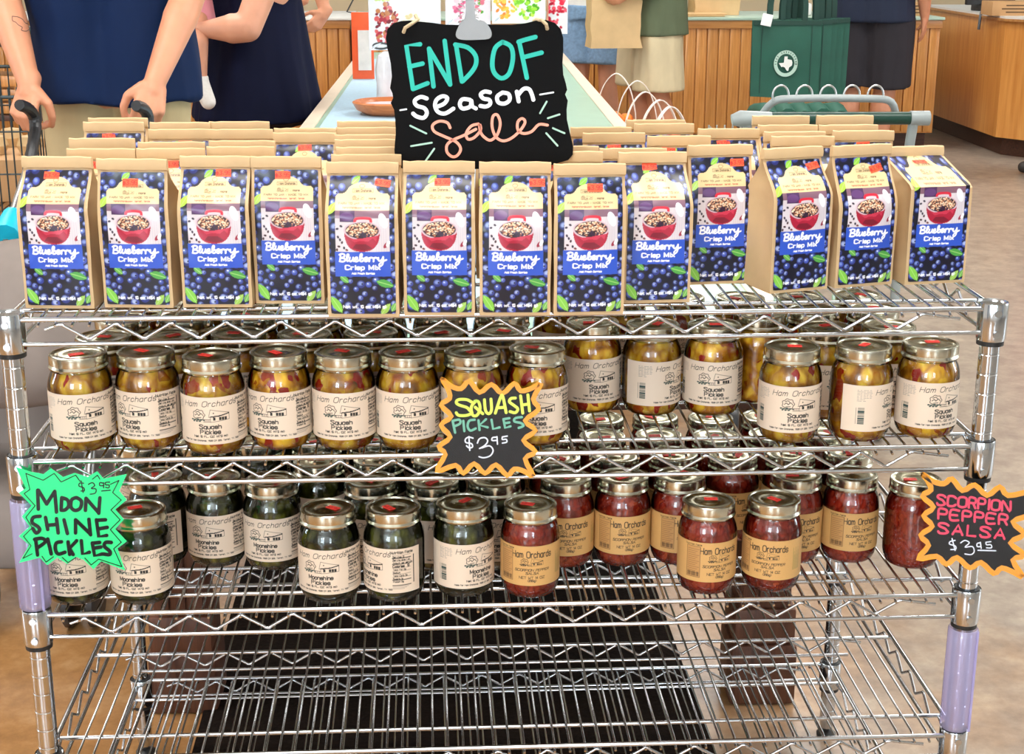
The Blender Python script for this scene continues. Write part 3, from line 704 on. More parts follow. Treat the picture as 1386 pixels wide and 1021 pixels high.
def bag_canvas():
    c = Canvas(-LW/2, 0, LW, LHt, .62, rgb(8, 8, 30)); r = random.Random(11)
    U = lambda u: (u-.5)*LW
    V = lambda v: (1-v)*LHt
    pts = []
    for _ in range(900):
        x, y = r.uniform(-LW/2-2, LW/2+2), r.uniform(-2, LHt+2); R = r.uniform(3.2, 6.6)
        if all((x-a)**2+(y-b)**2 > (.86*(R+q))**2 for a, b, q in pts): pts.append((x, y, R))
    r.shuffle(pts)
    for x, y, R in pts:
        h = r.random(); h2 = r.random(); base = rgb(22+34*h2, 28+44*h2, 88+76*h2); hi = rgb(84+110*h, 112+95*h, 196+44*h)
        c.disc(x, y, R, R, rgb(14, 14, 48)); c.disc(x-.1*R, y+.1*R, R*.86, R*.84, base)
        c.disc(x-.2*R, y+.25*R, R*.5, R*.42, hi, r.uniform(0, 3), soft=3, al=.8)
        if h > .45: c.disc(x+.15*R, y+.15*R, R*.2, R*.18, rgb(14, 14, 40)); 
        if h < .3: c.disc(x-.3*R, y+.35*R, R*.2, R*.14, rgb(225, 232, 250), r.uniform(0, 3))
    def leaf(x, y, L, w, a, col):
        P = [];
        for t in np.linspace(0, 1, 9): P.append((L*(t-.5), w*math.sin(PI*t)**.8))
        for t in np.linspace(1, 0, 9): P.append((L*(t-.5), -w*math.sin(PI*t)**.8))
        P = [(x+p*math.cos(a)-q*math.sin(a), y+p*math.sin(a)+q*math.cos(a)) for p, q in P]
        c.poly(P, col); c.strokes([[(x-L*.4*math.cos(a), y-L*.4*math.sin(a)), (x+L*.4*math.cos(a), y+L*.4*math.sin(a))]], .6, rgb(180, 220, 130))
    leaf(U(.22), V(.735), 14, 3.4, -.7, rgb(96, 168, 74)); leaf(U(.84), V(.77), 22, 4.6, -.3, rgb(74, 156, 66)); leaf(U(.09), V(.93), 24, 5, -1.0, rgb(130, 196, 70))
    leaf(U(.84), V(.965), 18, 4, .9, rgb(150, 190, 80)); leaf(U(.40), V(.03), 13, 3.5, .7, rgb(140, 200, 60)); leaf(U(.05), V(.215), 16, 4, 1.0, rgb(170, 210, 70)); leaf(U(.97), V(.95), 12, 3.4, 1.1, rgb(110, 170, 80))
    # photograph of the pot
    x0, x1, y0, y1 = U(.10), U(.92), V(.53), V(.225)
    c.rect(x0, y0, x1, y1, rgb(212, 202, 206)); c.rect(x0, y1-9, x1, y1, rgb(128, 92, 108)); c.rect(U(.17), V(.31), U(.40), y1, rgb(74, 44, 86)); c.disc(U(.28), V(.27), 8, 5, rgb(96, 60, 112))
    for k in range(5): c.strokes([[(U(.72+.04*k), y0), (U(.74+.03*k), y1-9)]], .5, rgb(190, 184, 196))
    c.disc(U(.83), V(.30), 4.5, 9, rgb(236, 236, 244), .35)
    cx, cy = U(.51), V(.415)
    c.strokes([smooth_poly([(cx-8, cy+15), (cx-6.5, cy+21), (cx+9, cy+21), (cx+10, cy+15)])], 3.2, rgb(214, 36, 60))
    bowl = [(cx-21, cy+5), (cx-20.5, cy-2), (cx-17, cy-11), (cx-9, cy-17), (cx+3, cy-18), (cx+12, cy-15), (cx+18, cy-8), (cx+20.5, cy+1), (cx+21, cy+6)]
    c.poly(smooth_poly(bowl, 4)+[(cx+21, cy+8), (cx-21, cy+8)], rgb(166, 22, 52)); c.poly([(cx-12, cy-14), (cx+2, cy-17), (cx+12, cy-14), (cx+4, cy-9), (cx-8, cy-9)], rgb(120, 14, 40))
    c.disc(cx, cy+7, 21.5, 11, rgb(206, 180, 190)); c.disc(cx, cy+7, 19.5, 9.5, rgb(44, 22, 38))
    c.poly([(cx-14, cy-3), (cx-9, cy-7), (cx-2, cy-5), (cx+7, cy-6), (cx+12, cy-2), (cx+16, cy-6), (cx+18, cy+1), (cx, cy-2)], rgb(196, 50, 76))
    for _ in range(230):
        a, q = r.uniform(0, 2*PI), math.sqrt(r.random()); x, y = cx+18*q*math.cos(a), cy+7.5+8.4*q*math.sin(a)
        if abs(x-cx-2) < 7 and y < cy+5 and r.random() < .8: c.disc(x, y, 1.1, .8, rgb(54, 24, 60)); continue
        c.disc(x, y, r.uniform(.7, 1.4), r.uniform(.6, 1.0), r.choice([rgb(226, 172, 132), rgb(242, 206, 168), rgb(190, 124, 84), rgb(140, 78, 56), rgb(250, 226, 196)]))
    for x, y in [(.14, .42), (.2, .46), (.15, .49), (.23, .5), (.17, .44), (.27, .515), (.13, .36), (.19, .34), (.12, .515)]: c.disc(U(x), V(y), 1.8, 1.3, r.choice([rgb(60, 24, 34), rgb(110, 50, 40), rgb(40, 26, 50)]), r.uniform(0, 3))
    c.disc(U(.87), V(.48), 4.4, 2.2, rgb(150, 34, 60), .9); c.disc(U(.90), V(.47), 2, 4, rgb(240, 240, 244), -.4)
    # cream panel with a domed top
    dome = [(x0, V(.225)), (x0, V(.135))]+smooth_poly([(U(.13), V(.120)), (U(.24), V(.112)), (U(.31), V(.075)), (U(.40), V(.052)), (U(.5), V(.045)), (U(.60), V(.052)), (U(.69), V(.075)), (U(.77), V(.112)), (U(.89), V(.120))])+[(x1, V(.135)), (x1, V(.225))]
    c.poly(dome, rgb(228, 200, 150)); ln = rgb(120, 96, 66)
    c.strokes([[(U(.36), V(.088)), (U(.67), V(.088)), (U(.67), V(.110)), (U(.36), V(.110)), (U(.36), V(.088))]], .5, ln); c.text('Ham Orchards', U(.515), V(.106), 1.9, .42, ln, sx=.9)
    c.strokes([[(U(.5)+3*math.cos(a), V(.07)+2*math.sin(a)) for a in np.linspace(0, 6.28, 16)]], .45, ln)
    art(c, U(.44), V(.158), .28, ln, ln); c.text('& more', U(.64), V(.156), 2.2, .5, ln)
    c.text('FARM TO JAR - MADE TO MIX', U(.5), V(.186), 1.7, .42, ln, sx=1.2); c.text('hamorchards.com  terrell, texas', U(.5), V(.212), 1.6, .4, rgb(190, 110, 80), sx=1.05)
    # blue banner and its words
    c.rect(U(.085), V(.715), U(.935), V(.53), rgb(44, 82, 190))
    WHT = rgb(248, 248, 252)
    B = lambda L: [[(U(.085)+(x-140)*.111, V(.603)+(418-y)*.123) for x, y in smooth_poly(p, 3)] for p in L]
    word = [[(200, 350), (196, 385), (190, 415)], [(186, 352), (212, 342), (240, 348), (238, 370), (205, 382), (240, 388), (248, 405), (225, 418), (188, 416)],
            [(262, 400), (285, 360), (282, 345), (270, 352), (265, 390), (272, 412), (290, 402)], [(300, 375), (294, 402), (306, 414), (326, 400), (334, 376), (332, 402), (342, 412)],
            [(350, 400), (376, 390), (374, 374), (356, 380), (350, 402), (366, 416), (396, 402)], [(400, 402), (428, 356), (422, 342), (410, 352), (404, 396), (414, 414), (436, 410), (444, 392), (426, 382), (410, 396)],
            [(450, 402), (478, 392), (478, 376), (458, 382), (452, 402), (466, 416), (492, 404)], [(500, 380), (504, 400), (502, 416)], [(503, 396), (516, 378), (536, 378)], [(546, 380), (550, 400), (548, 416)], [(549, 396), (562, 378), (584, 380), (592, 392)],
            [(600, 378), (602, 402), (618, 410), (640, 392), (650, 372)], [(650, 372), (650, 410), (640, 446), (616, 462), (606, 448), (630, 424), (664, 408), (684, 402)]]
    c.strokes(B(word), 1.75, WHT)
    c.text('Crisp Mix', U(.505), V(.662), 5.0, 1.1, WHT, sx=1.05, gap=1.8)
    for q in (-.4, .4): c.text('Crisp Mix', U(.505)+q, V(.662), 5.0, .5, WHT, sx=1.05, gap=1.8)
    c.text('Add Fresh Berries', U(.51), V(.697), 1.9, .55, WHT, sx=.95)
    c.text('Net wt. 16 oz (454 g)', U(.52), V(.955), 3.0, .75, WHT, sx=.98)
    # rounded corners
    k = 3.0
    for sx_ in (-1, 1):
        for yy in (0, LHt):
            X, Y = abs(c.X*sx_-(LW/2-k)), abs(c.Y-(yy+(k if yy == 0 else -k))); mk = (c.X*sx_ > LW/2-k) & ((c.Y < k) if yy == 0 else (c.Y > LHt-k)) & (np.hypot(X, Y) > k)
            c.A[mk] = rgb(196, 164, 124)
    return c
bc = bag_canvas()
shapes = {'n': BagShape(), 'f': BagShape(ytop=-.022, bulge=.0035), 'b': BagShape(ytop=.016, bulge=.002), 'lean': BagShape(ytop=.055, crease=.128, back=1, bulge=.001, top=.168), 'w': BagShape(ytop=-.006, crease=.10, bulge=.005)}
BAGM = {k: (s.body(), s.fold(), bc.mesh('printed_label', s.fn(.004), lab_gl), s) for k, s in shapes.items()}
orange_m = mat('orange_sticker', rgb(255, 92, 52), .5, var=.04, scale=60)
bagstick = sticker_mesh(.0185, .0098, '$3.95', orange_m)
bag_n = [0]
def bag(x, y, rz, shape, label, sx=0, sz=.158, tilt=0, srot=0, z=LZ[0]+TOP, scale=1):
    b, f, l, s = BAGM[shape]; i = bag_n[0]; bag_n[0] += 1
    t = thing('paper_mix_bag', label, 'bag', (x, y, z), 0, 'kraft paper bags of blueberry crisp mix'); t.rotation_euler = (0, tilt, rz); t.scale = (1, 1, scale)
    link('paper_bag', b, t); link('folded_top', f, t); link('printed_label', l, t)
    if sz < .150 or True:
        yy = float(s.front(sx, sz)); dz = .003; sl = (float(s.front(sx, sz+dz))-float(s.front(sx, sz-dz)))/(2*dz)
        st = link('price_sticker', bagstick, t, (sx, yy-.0014, sz)); n_ = Vector((0, -1, sl)).normalized(); xx = Vector((1, 0, 0)); up = n_.cross(xx)
        M = Matrix((xx, up, n_)).transposed(); st.rotation_euler = (M @ Matrix.Rotation(srot, 3, 'Z')).to_euler()
    return t
def bag_px(ul, vl, ur, vr, shape, label, **k):      # from the two lower front corners of the bag
    a, b = atz(ul, vl, LZ[0]+TOP), atz(ur, vr, LZ[0]+TOP); rz = math.atan2(b.y-a.y, b.x-a.x); c = (a+b)/2
    n_ = Vector((-math.sin(rz), math.cos(rz), 0)); p = c+n_*BD
    return bag(p.x, p.y, rz, shape, label, **k), p
L0 = 'brown crisp mix bag '
FR = [(33, 417, 130, 418, 'n', 'at the left end of the front row', dict(sx=-.006)), (140, 416, 237, 417, 'f', 'second in the front row, folded top bent forward', dict(sx=-.002, sz=.152)),
      (246, 416, 344, 416, 'n', 'third in the front row', dict(sx=.010, sz=.160)), (349, 411, 437, 411, 'f', 'fourth in the front row with its shaded top bent forward', dict(sx=-.004, sz=.158)),
      (444, 429, 541, 429, 'n', 'fifth in the front row with its price sticker at the right', dict(sx=.024, sz=.156, srot=-.15)), (547, 427, 643, 427, 'n', 'sixth in the front row below the chalkboard sign', dict(sx=.004, sz=.156)),
      (649, 427, 745, 427, 'w', 'seventh in the front row', dict(sx=.026, sz=.156)), (748, 427, 845, 425, 'f', 'eighth in the front row, under the chalkboard sign corner', dict(sx=.006, sz=.152)),
      (846, 411, 930, 409, 'b', 'ninth in the front row, set slightly back', dict(sx=-.004, sz=.162)), (931, 386, 1010, 383, 'f', 'tenth along the front, set well back on the bare wires', dict(sx=.022, sz=.157)),
      (1042, 398, 1119, 391, 'n', 'turned to show its left side, third from the right', dict(sx=.026, sz=.156, srot=.2)), (1124, 391, 1212, 384, 'w', 'leaning right, second from the right end', dict(sx=.018, sz=.150, srot=.25)),
      (1223, 386, 1306, 382, 'lean', 'at the right end with its top slumped backwards', dict(sx=.0, sz=.150))]
placed = []
for ul, vl, ur, vr, sh, lb_, kw in FR:
    t, p = bag_px(ul, vl, ur, vr, sh, L0+lb_, **kw); placed.append(p)
# bags behind: (left, right, y) of each folded top in the photograph
BK = [(88, 180, 205), (95, 184, 188), (110, 193, 168), (120, 200, 161), (180, 272, 210), (190, 276, 193), (202, 282, 178), (205, 283, 167), (275, 360, 210), (282, 363, 195), (286, 366, 178), (285, 363, 166),
      (362, 450, 209), (367, 452, 193), (369, 451, 185), (373, 452, 176), (455, 538, 219), (457, 536, 208), (458, 534, 195), (459, 533, 184), (460, 533, 174), (460, 534, 165),
      (550, 636, 214), (552, 634, 200), (554, 634, 186), (556, 634, 172), (640, 735, 222), (646, 728, 208), (648, 728, 192), (650, 728, 177), (736, 813, 219), (728, 800, 206), (715, 793, 186),
      (775, 850, 173), (800, 882, 186), (808, 892, 201), (828, 913, 213), (853, 927, 166), (874, 948, 176), (884, 962, 191), (892, 978, 201), (935, 1020, 172), (950, 1030, 182), (980, 1068, 198),
      (1020, 1093, 158), (1104, 1180, 157), (1035, 1110, 174), (1120, 1200, 176), (1049, 1130, 184), (1143, 1227, 186), (1070, 1155, 198), (1170, 1250, 212)]
BKP = []
for k, (a, b, v) in enumerate(BK):
    zt = LZ[0]+TOP+BH-.002; p = atz((a+b)/2, v, zt); y = min(p.y, .55); BKP.append([p.x, max(y, .10), k])
# push apart bags that would overlap in depth
P0 = [[p.x, p.y, -1] for p in placed]
for it in range(300):
    for i in range(len(BKP)):
        for j in range(len(BKP)):
            if i == j: continue
            dx, dy = abs(BKP[i][0]-BKP[j][0]), BKP[i][1]-BKP[j][1]
            if dx < .078 and abs(dy) < .061:
                s_ = (.0615-abs(dy))/2*(1 if dy >= 0 else -1)
                ox = .0865-dx
                if ox < .061-abs(dy): q = ox/2*(1 if BKP[i][0] > BKP[j][0] else -1); BKP[i][0] += q*.5; BKP[j][0] -= q*.5
                else: BKP[i][1] += s_*.5; BKP[j][1] -= s_*.5
        for q in P0:
            dx, dy = abs(BKP[i][0]-q[0]), BKP[i][1]-q[1]
            if dx < .080 and dy < .068: BKP[i][1] = q[1]+.0682
        BKP[i][1] = min(BKP[i][1], .585); BKP[i][0] = max(-.55, min(.56, BKP[i][0]))
P_ = BKP; BKP = []
for x, y, k in sorted(P_, key=lambda q: q[1]):
    if all(not (abs(x-a) < .082 and abs(y-b) < .0585) for a, b, _ in BKP) and all(not (abs(x-q[0]) < .078 and abs(y-q[1]) < .0655) for q in P0): BKP.append((x, y, k))
print('bags behind', len(BKP), 'of', len(P_))
BKP.sort(key=lambda q: (round(q[0]/.095), q[1]))
colc = {}
for x, y, k in BKP:
    cI = int(round((x+.52)/.087)); colc[cI] = colc.get(cI, 0)+1
    sh = ['n', 'n', 'b', 'w'][(k*7) % 4]
    if k in (12, 36): sh = 'f'
    bag(x, y, (k*29 % 7-3)*.007 if k < 34 else .02+(k*29 % 7-3)*.007, sh, 'brown crisp mix bag behind the front row, %s back in the %s file from left' % (ORD[colc[cI]-1], ORD[max(0, min(15, cI))]), sx=(k*13 % 5-2)*.007, sz=.160 if sh != 'f' else .155, srot=(k*17 % 5-2)*.05).scale = (1, .80, 1)

# ------------------------------------------------------------------ signs
def paint(name, col, r=.5): return mat(name, col, r, var=.03, scale=30, spec=.12 if max(col) < .1 else .4)
def flat_fn(x0, y0, k, Y): return lambda a, b: at(x0+a/k, y0+b/k, Y)
orange_b = paint('orange_marker', rgb(255, 164, 48)); sign_bk = paint('sign_black', (.004, .0035, .0035)); holder = film('clear_holder', (.95, .96, .98), .018, .05)
wht = paint('white_marker', rgb(236, 240, 248)); blk = paint('black_marker', (.001, .003, .001))
def star_sign(name, label, x0, y0, k, Y, outline, th, face, border, bw, letters, cat='price sign', inset=None, grow=None):
    fn = flat_fn(x0, y0, k, Y); cx = sum(p[0] for p in outline)/len(outline); cy = sum(p[1] for p in outline)/len(outline)
    O_ = fn(cx, cy); t = thing(name, label, cat, O_); loc = lambda a, b: fn(a, b)-O_
    px = lambda w: w
    def plate(P, y0_, y1_, nm, m, r=0):
        mb = MB(); P = [loc(*p) for p in P]; mb.prism([(p.x, p.z) for p in P], y0_, y1_); return mb.obj(nm, m, t, smooth=0)
    plate(outline, 0, th, 'card', face)
    g = [(cx+(a-cx)*1.045, cy+(b-cy)*1.045) for a, b in outline]
    plate(g, -.0016, -.0008, 'clear_holder', holder)
    yy = -.0002
    if border:
        mb = MB(); P = smooth_poly(outline, 3, True) if bw > 20 else outline; P = list(P)+[P[0]]
        ribbon(mb, [P], px(bw), lambda a, b: loc(a, b), Vector((0, yy, 0))); mb.obj('border', border, t, smooth=0)
    for q, (strokes, w, m) in enumerate(letters):
        mb = MB(); ribbon(mb, [smooth_poly(s_, 4) if len(s_) > 3 else s_ for s_ in strokes], px(w), lambda a, b: loc(a, b), Vector((0, yy-.00012*(q+1), 0))); mb.obj('lettering', m, t, smooth=0)
    return t, loc
def word(txt, x, y, h, sx=1.0, rise=0, slant=0, gap=2.0):       # lettering in picture orientation (y down)
    return [[(a, 2*y-b) for a, b in p] for p in text_strokes(txt, x, y, h, sx=sx, slant=slant, rise=rise, anchor='l', gap=gap)]
yel = paint('lime_marker', rgb(228, 255, 92)); sea = paint('seafoam_marker', rgb(118, 190, 160)); pink = paint('pink_marker', rgb(255, 72, 104)); teal = paint('teal_paint', rgb(32, 182, 164)); coral = paint('coral_paint', rgb(255, 164, 140)); sage = paint('sage_paint', rgb(176, 212, 196))
O1 = [(130, 60), (205, 120), (300, 145), (375, 75), (470, 180), (580, 105), (680, 190), (790, 95), (850, 165), (950, 140), (1035, 100), (965, 240), (1015, 335), (890, 440), (985, 530), (875, 620), (985, 725), (890, 790), (965, 950), (880, 905), (790, 885), (725, 945), (620, 845), (520, 925), (420, 835), (320, 925), (250, 850), (75, 905), (155, 750), (95, 680), (200, 590), (115, 480), (210, 400), (115, 295), (195, 235), (180, 150)]
L1 = [(word('S', 255, 390, 145, 1.0)+[[(440, 255), (395, 310), (405, 385), (445, 390), (475, 330), (460, 265), (425, 260)], [(430, 315), (500, 375)], [(515, 245), (525, 345), (555, 375), (580, 340), (575, 240)], [(615, 370), (665, 220), (685, 220), (715, 365)], [(640, 320), (705, 315)], [(800, 230), (760, 235), (745, 265), (790, 300), (822, 330), (800, 365), (750, 355)], [(848, 210), (868, 370)], [(915, 200), (930, 350)], [(858, 295), (925, 285)]], 27, yel),
      ([[(222, 440), (245, 550)], [(225, 440), (285, 430), (290, 465), (240, 490)], [(320, 440), (330, 535)], [(425, 430), (375, 440), (360, 490), (385, 530), (435, 510)], [(460, 435), (470, 525)], [(530, 425), (470, 480), (545, 500)], [(580, 430), (595, 515), (655, 500)], [(690, 425), (705, 505), (755, 490)], [(690, 425), (745, 415)], [(700, 462), (745, 455)], [(860, 405), (800, 415), (790, 445), (850, 460), (875, 485), (830, 505)]], 22, sea),
      ([[(410, 600), (370, 590), (340, 610), (345, 640), (395, 650), (405, 680), (375, 690), (350, 670)], [(372, 585), (380, 712)], [(450, 645), (470, 605), (520, 595), (545, 625), (520, 665), (470, 695)], [(490, 690), (560, 670), (595, 710), (570, 760), (510, 780), (465, 770)], [(630, 590), (590, 595), (585, 620), (625, 620)], [(630, 585), (635, 655)], [(725, 580), (680, 588)], [(680, 588), (680, 612), (715, 610), (720, 635), (680, 645)]], 13, wht)]
t, _ = star_sign('price_sign', 'black starburst sign with orange border reading SQUASH PICKLES $3.95', 580, 505, 6.806, -.024, O1, .0012, sign_bk, orange_b, 46, L1)
O2 = [(75, 70), (200, 110), (310, 130), (375, 80), (480, 155), (580, 120), (690, 155), (775, 105), (830, 170), (1030, 130), (965, 275), (1030, 350), (930, 435), (1005, 520), (930, 605), (1030, 710), (950, 770), (1015, 960), (810, 880), (745, 950), (660, 870), (600, 845), (520, 905), (430, 850), (345, 915), (280, 850), (100, 895), (190, 740), (100, 665), (195, 580), (125, 495), (210, 400), (100, 290), (160, 250)]
thin = [[(160, 120), (195, 260), (145, 295), (240, 400), (160, 500), (215, 590), (140, 665), (205, 745), (135, 855), (215, 815)], [(160, 120), (310, 180), (405, 120), (465, 195), (590, 135), (630, 190)], [(735, 170), (780, 135), (800, 170)], [(890, 215), (965, 180), (910, 285), (985, 350), (895, 435), (975, 520), (890, 605), (985, 715), (920, 770), (990, 925), (790, 860), (725, 910), (670, 850)], [(300, 835), (335, 885), (400, 840)], [(475, 845), (525, 890), (595, 845)]]
L2 = [([[a, b] for p in thin for a, b in zip(p, p[1:])], 8, blk),
      ([[(262, 265), (268, 430)], [(268, 265), (340, 385)], [(340, 385), (410, 275)], [(410, 275), (425, 455)], [(470, 330), (465, 435)], [(470, 330), (520, 350), (530, 400), (500, 435), (465, 438)], [(590, 330), (555, 350), (550, 410), (585, 440), (630, 420), (640, 360), (600, 330)], [(680, 335), (675, 440)], [(680, 335), (790, 460)], [(800, 330), (790, 465)],
        [(285, 490), (225, 500), (215, 545), (265, 580), (280, 610), (250, 635), (220, 595)], [(330, 500), (350, 605)], [(425, 510), (440, 635)], [(340, 570), (430, 560)], [(490, 520), (520, 640)], [(590, 520), (590, 635)], [(590, 520), (715, 640)], [(705, 515), (720, 650)], [(770, 520), (790, 665), (860, 655)], [(770, 525), (850, 520)], [(780, 600), (865, 585)],
        [(245, 685), (262, 825)], [(235, 690), (300, 680), (330, 710), (265, 760)], [(350, 685), (380, 815)], [(470, 710), (425, 720), (415, 770), (440, 815), (500, 800)], [(525, 710), (540, 820)], [(600, 700), (540, 765), (570, 820)], [(640, 700), (650, 815), (710, 800)], [(735, 720), (755, 830), (820, 815)], [(735, 722), (800, 715)], [(745, 765), (810, 755)], [(900, 715), (850, 715), (840, 750), (885, 790), (885, 820), (830, 815)]], 32, blk),
      ([[(660, 205), (625, 205), (620, 230), (660, 245), (665, 270), (635, 272)], [(638, 185), (655, 285)], [(700, 215), (735, 200), (755, 225), (725, 250), (765, 255), (760, 290), (715, 300)], [(830, 205), (800, 200), (800, 225), (835, 225)], [(832, 200), (832, 245)], [(885, 195), (850, 198), (850, 218), (880, 222), (875, 245), (850, 240)], [(815, 272), (890, 265)]], 10, blk)]
t, _ = star_sign('price_sign', 'green starburst sign reading MOON SHINE PICKLES $3.95 on the left post', 10, 622, 6.383, -.030, O2, .0012, paint('green_card', rgb(0, 255, 140)), None, 0, L2)
O3 = [(140, 105), (220, 160), (310, 180), (375, 140), (460, 235), (560, 190), (660, 275), (765, 205), (830, 275), (985, 240), (1060, 215), (1010, 330), (985, 430), (870, 490), (960, 590), (850, 660), (965, 760), (870, 800), (950, 935), (885, 905), (780, 865), (715, 910), (610, 820), (520, 865), (415, 780), (330, 835), (250, 770), (100, 790), (185, 680), (120, 600), (215, 525), (145, 440), (225, 370), (135, 280), (205, 230), (175, 150)]
O3 = [(x if x < 985 else x+20, y) for x, y in O3]
def W3(txt, x, y, h, w, g=2.2): return word(txt, x, y, h, w, rise=0, gap=g)
rot = lambda L, a, cx=270, cy=380: [[(cx+(x-cx)*math.cos(a)-(y-cy)*math.sin(a), cy+(x-cx)*math.sin(a)+(y-cy)*math.cos(a)) for x, y in p] for p in L]
L3 = [(rot(W3('SCORPION', 250, 352, 80, .80, 2.1)+W3('PEPPER', 270, 462, 78, 1.0, 2.6)+W3('SALSA', 278, 578, 80, 1.0, 2.9), .09), 19, pink),
      ([[(400, 640), (360, 650), (355, 670), (400, 685), (405, 710), (365, 715)], [(375, 625), (400, 722)], [(445, 660), (480, 640), (515, 660), (480, 695), (540, 690), (555, 730), (530, 755), (480, 750)], [(605, 660), (580, 665), (580, 690), (610, 690)], [(605, 655), (612, 705)], [(690, 650), (650, 655)], [(650, 655), (655, 675), (690, 675), (695, 700), (655, 700)], [(585, 720), (730, 724)]], 10, wht)]
t, _ = star_sign('price_sign', 'black starburst sign with orange border reading SCORPION PEPPER SALSA $3.95', 1226, 625, 6.006, -.034, O3, .0012, sign_bk, orange_b, 44, L3)
# chalkboard
OC = [(108, 290), (98, 230), (108, 175), (145, 140), (190, 127), (240, 124), (300, 130), (380, 138), (450, 148), (530, 151), (640, 146), (740, 148), (850, 150), (940, 140), (1000, 125), (1060, 120), (1115, 138), (1150, 175), (1165, 230), (1165, 300), (1160, 380), (1165, 450), (1180, 500), (1188, 540), (1176, 568), (1192, 605), (1185, 660), (1187, 720), (1205, 800), (1225, 880), (1222, 930), (1195, 962), (1100, 990), (900, 1005), (600, 1018), (250, 1025), (190, 1010), (155, 960), (150, 900), (158, 800), (155, 720), (148, 660), (128, 620), (142, 590), (138, 560), (124, 530), (135, 460), (128, 380)]
LC = [([[(305, 266), (222, 274), (262, 535)], [(262, 535), (350, 500)], [(240, 400), (320, 382)], [(358, 292), (385, 520)], [(358, 292), (485, 508)], [(452, 245), (485, 508)], [(520, 268), (556, 490)], [(515, 268), (590, 285), (636, 332), (640, 385), (612, 435), (560, 488)], [(800, 252), (755, 290), (738, 380), (752, 440), (795, 470), (840, 440), (862, 350), (850, 280), (800, 252)], [(900, 252), (946, 468)], [(895, 252), (930, 240)], [(937, 238), (998, 222)], [(922, 345), (1035, 316)]], 27, teal),
      ([[(345, 592), (308, 582), (272, 605), (285, 635), (330, 650), (345, 680), (325, 708), (285, 700), (262, 682)], [(405, 642), (450, 622), (468, 590), (440, 578), (405, 598), (394, 635), (412, 672), (455, 682), (505, 652)], [(605, 600), (560, 596), (543, 625), (560, 652), (605, 640), (612, 605)], [(612, 605), (618, 640), (640, 652)], [(725, 555), (692, 550), (668, 568), (685, 592), (720, 600), (725, 625), (700, 640), (666, 636)], [(800, 556), (768, 580), (775, 615), (812, 622), (842, 600), (836, 565), (800, 556)], [(885, 550), (897, 610)], [(890, 575), (925, 535), (958, 535), (975, 565), (985, 600)]], 24, wht),
      ([[(485, 768), (468, 737), (420, 728), (380, 752), (390, 790), (450, 820), (520, 852), (548, 892), (532, 930), (500, 942), (467, 915), (466, 872), (500, 842), (570, 812), (640, 776)], [(655, 745), (612, 757), (582, 800), (592, 836), (630, 826), (668, 782), (662, 745), (668, 795), (695, 828), (730, 842), (770, 805), (786, 740), (768, 690), (742, 700), (737, 760), (758, 820), (800, 846), (850, 832), (905, 785), (935, 735), (918, 712), (892, 732), (892, 780), (925, 802), (975, 790), (1018, 748), (1070, 752)]], 17, coral),
      ([[(185, 662), (222, 656)], [(1025, 568), (1105, 555)]], 10, wht),
      ([[(245, 755), (342, 802)], [(250, 878), (375, 857)], [(390, 893), (328, 980)], [(1065, 610), (1025, 680)], [(1072, 710), (1142, 687)], [(1102, 770), (1172, 800)], [(1062, 800), (1130, 875)]], 11, sage)]
YS = .088
t, loc = star_sign('chalkboard_sign', 'black wavy edged chalkboard reading END OF season sale held above the bags', 500, 0, 4.439, YS, OC, .004, paint('chalk_black', (.0035, .0035, .004), .75), None, 0, LC, 'sign')
for o in list(COL.objects):
    if o.parent == t and o.name.startswith('clear_holder'): bpy.data.objects.remove(o)
twine = mat('twine', rgb(200, 176, 140), .9, var=.2, scale=300, bmp=.8)
mb = MB(); mb.tube([loc(205, 195)+Vector((0, -.003, 0)), loc(215, 165)+Vector((0, -.007, 0)), loc(255, 140)+Vector((0, -.007, 0)), loc(290, 118)+Vector((0, 0, 0)), loc(275, 90)+Vector((0, .004, .0))], .0022, 8); mb.obj('twine_knot', twine, t)
mb = MB(); mb.tube([loc(1068, 175)+Vector((0, -.003, 0)), loc(1060, 145)+Vector((0, -.007, 0)), loc(1035, 120)+Vector((0, -.005, 0)), loc(1005, 118)+Vector((0, .004, 0)), loc(990, 128)+Vector((0, .008, 0))], .0022, 8); mb.obj('twine_knot', twine, t)
# clip
cl = thing('sign_clip', 'grey metal clip on a hanging rod gripping the chalkboard sign', 'clip', at(640, 30, YS))
cg = mat('clip_grey', rgb(132, 130, 128), .35, .8, var=.05, scale=30)
fnc = flat_fn(500, 0, 4.439, YS); O_ = at(640, 30, YS)
P = smooth_poly([(580, -40), (622, -40), (632, 60), (640, 115), (690, 130), (722, 165), (734, 205), (715, 232), (640, 238), (560, 238), (525, 225), (520, 195), (545, 140), (572, 112), (580, 60)], 3, True)
for y in (-.0045, .0055):
    mb = MB(); mb.prism([((fnc(a, b)-O_).x, (fnc(a, b)-O_).z) for a, b in P], y, y+.0016); mb.obj('jaw', cg, cl)
mb = MB()
for x in (552, 648):
    c0 = fnc(x, 90)-O_; mb.tube([c0+Vector((.0035*math.cos(k*.7), .002+.0045*math.sin(k*.7), .0008*k-.012)) for k in range(36)], .0006, 6)
mb.obj('spring', steel, cl)
mb = MB(); mb.tube([fnc(600, -30)-O_+Vector((0, .001, 0)), fnc(600, -30)-O_+Vector((0, .001, .25)), Vector((fnc(600, -30).x-O_.x, .001, 3.40-O_.z))], .0035, 10); mb.obj('rod', steel, cl)

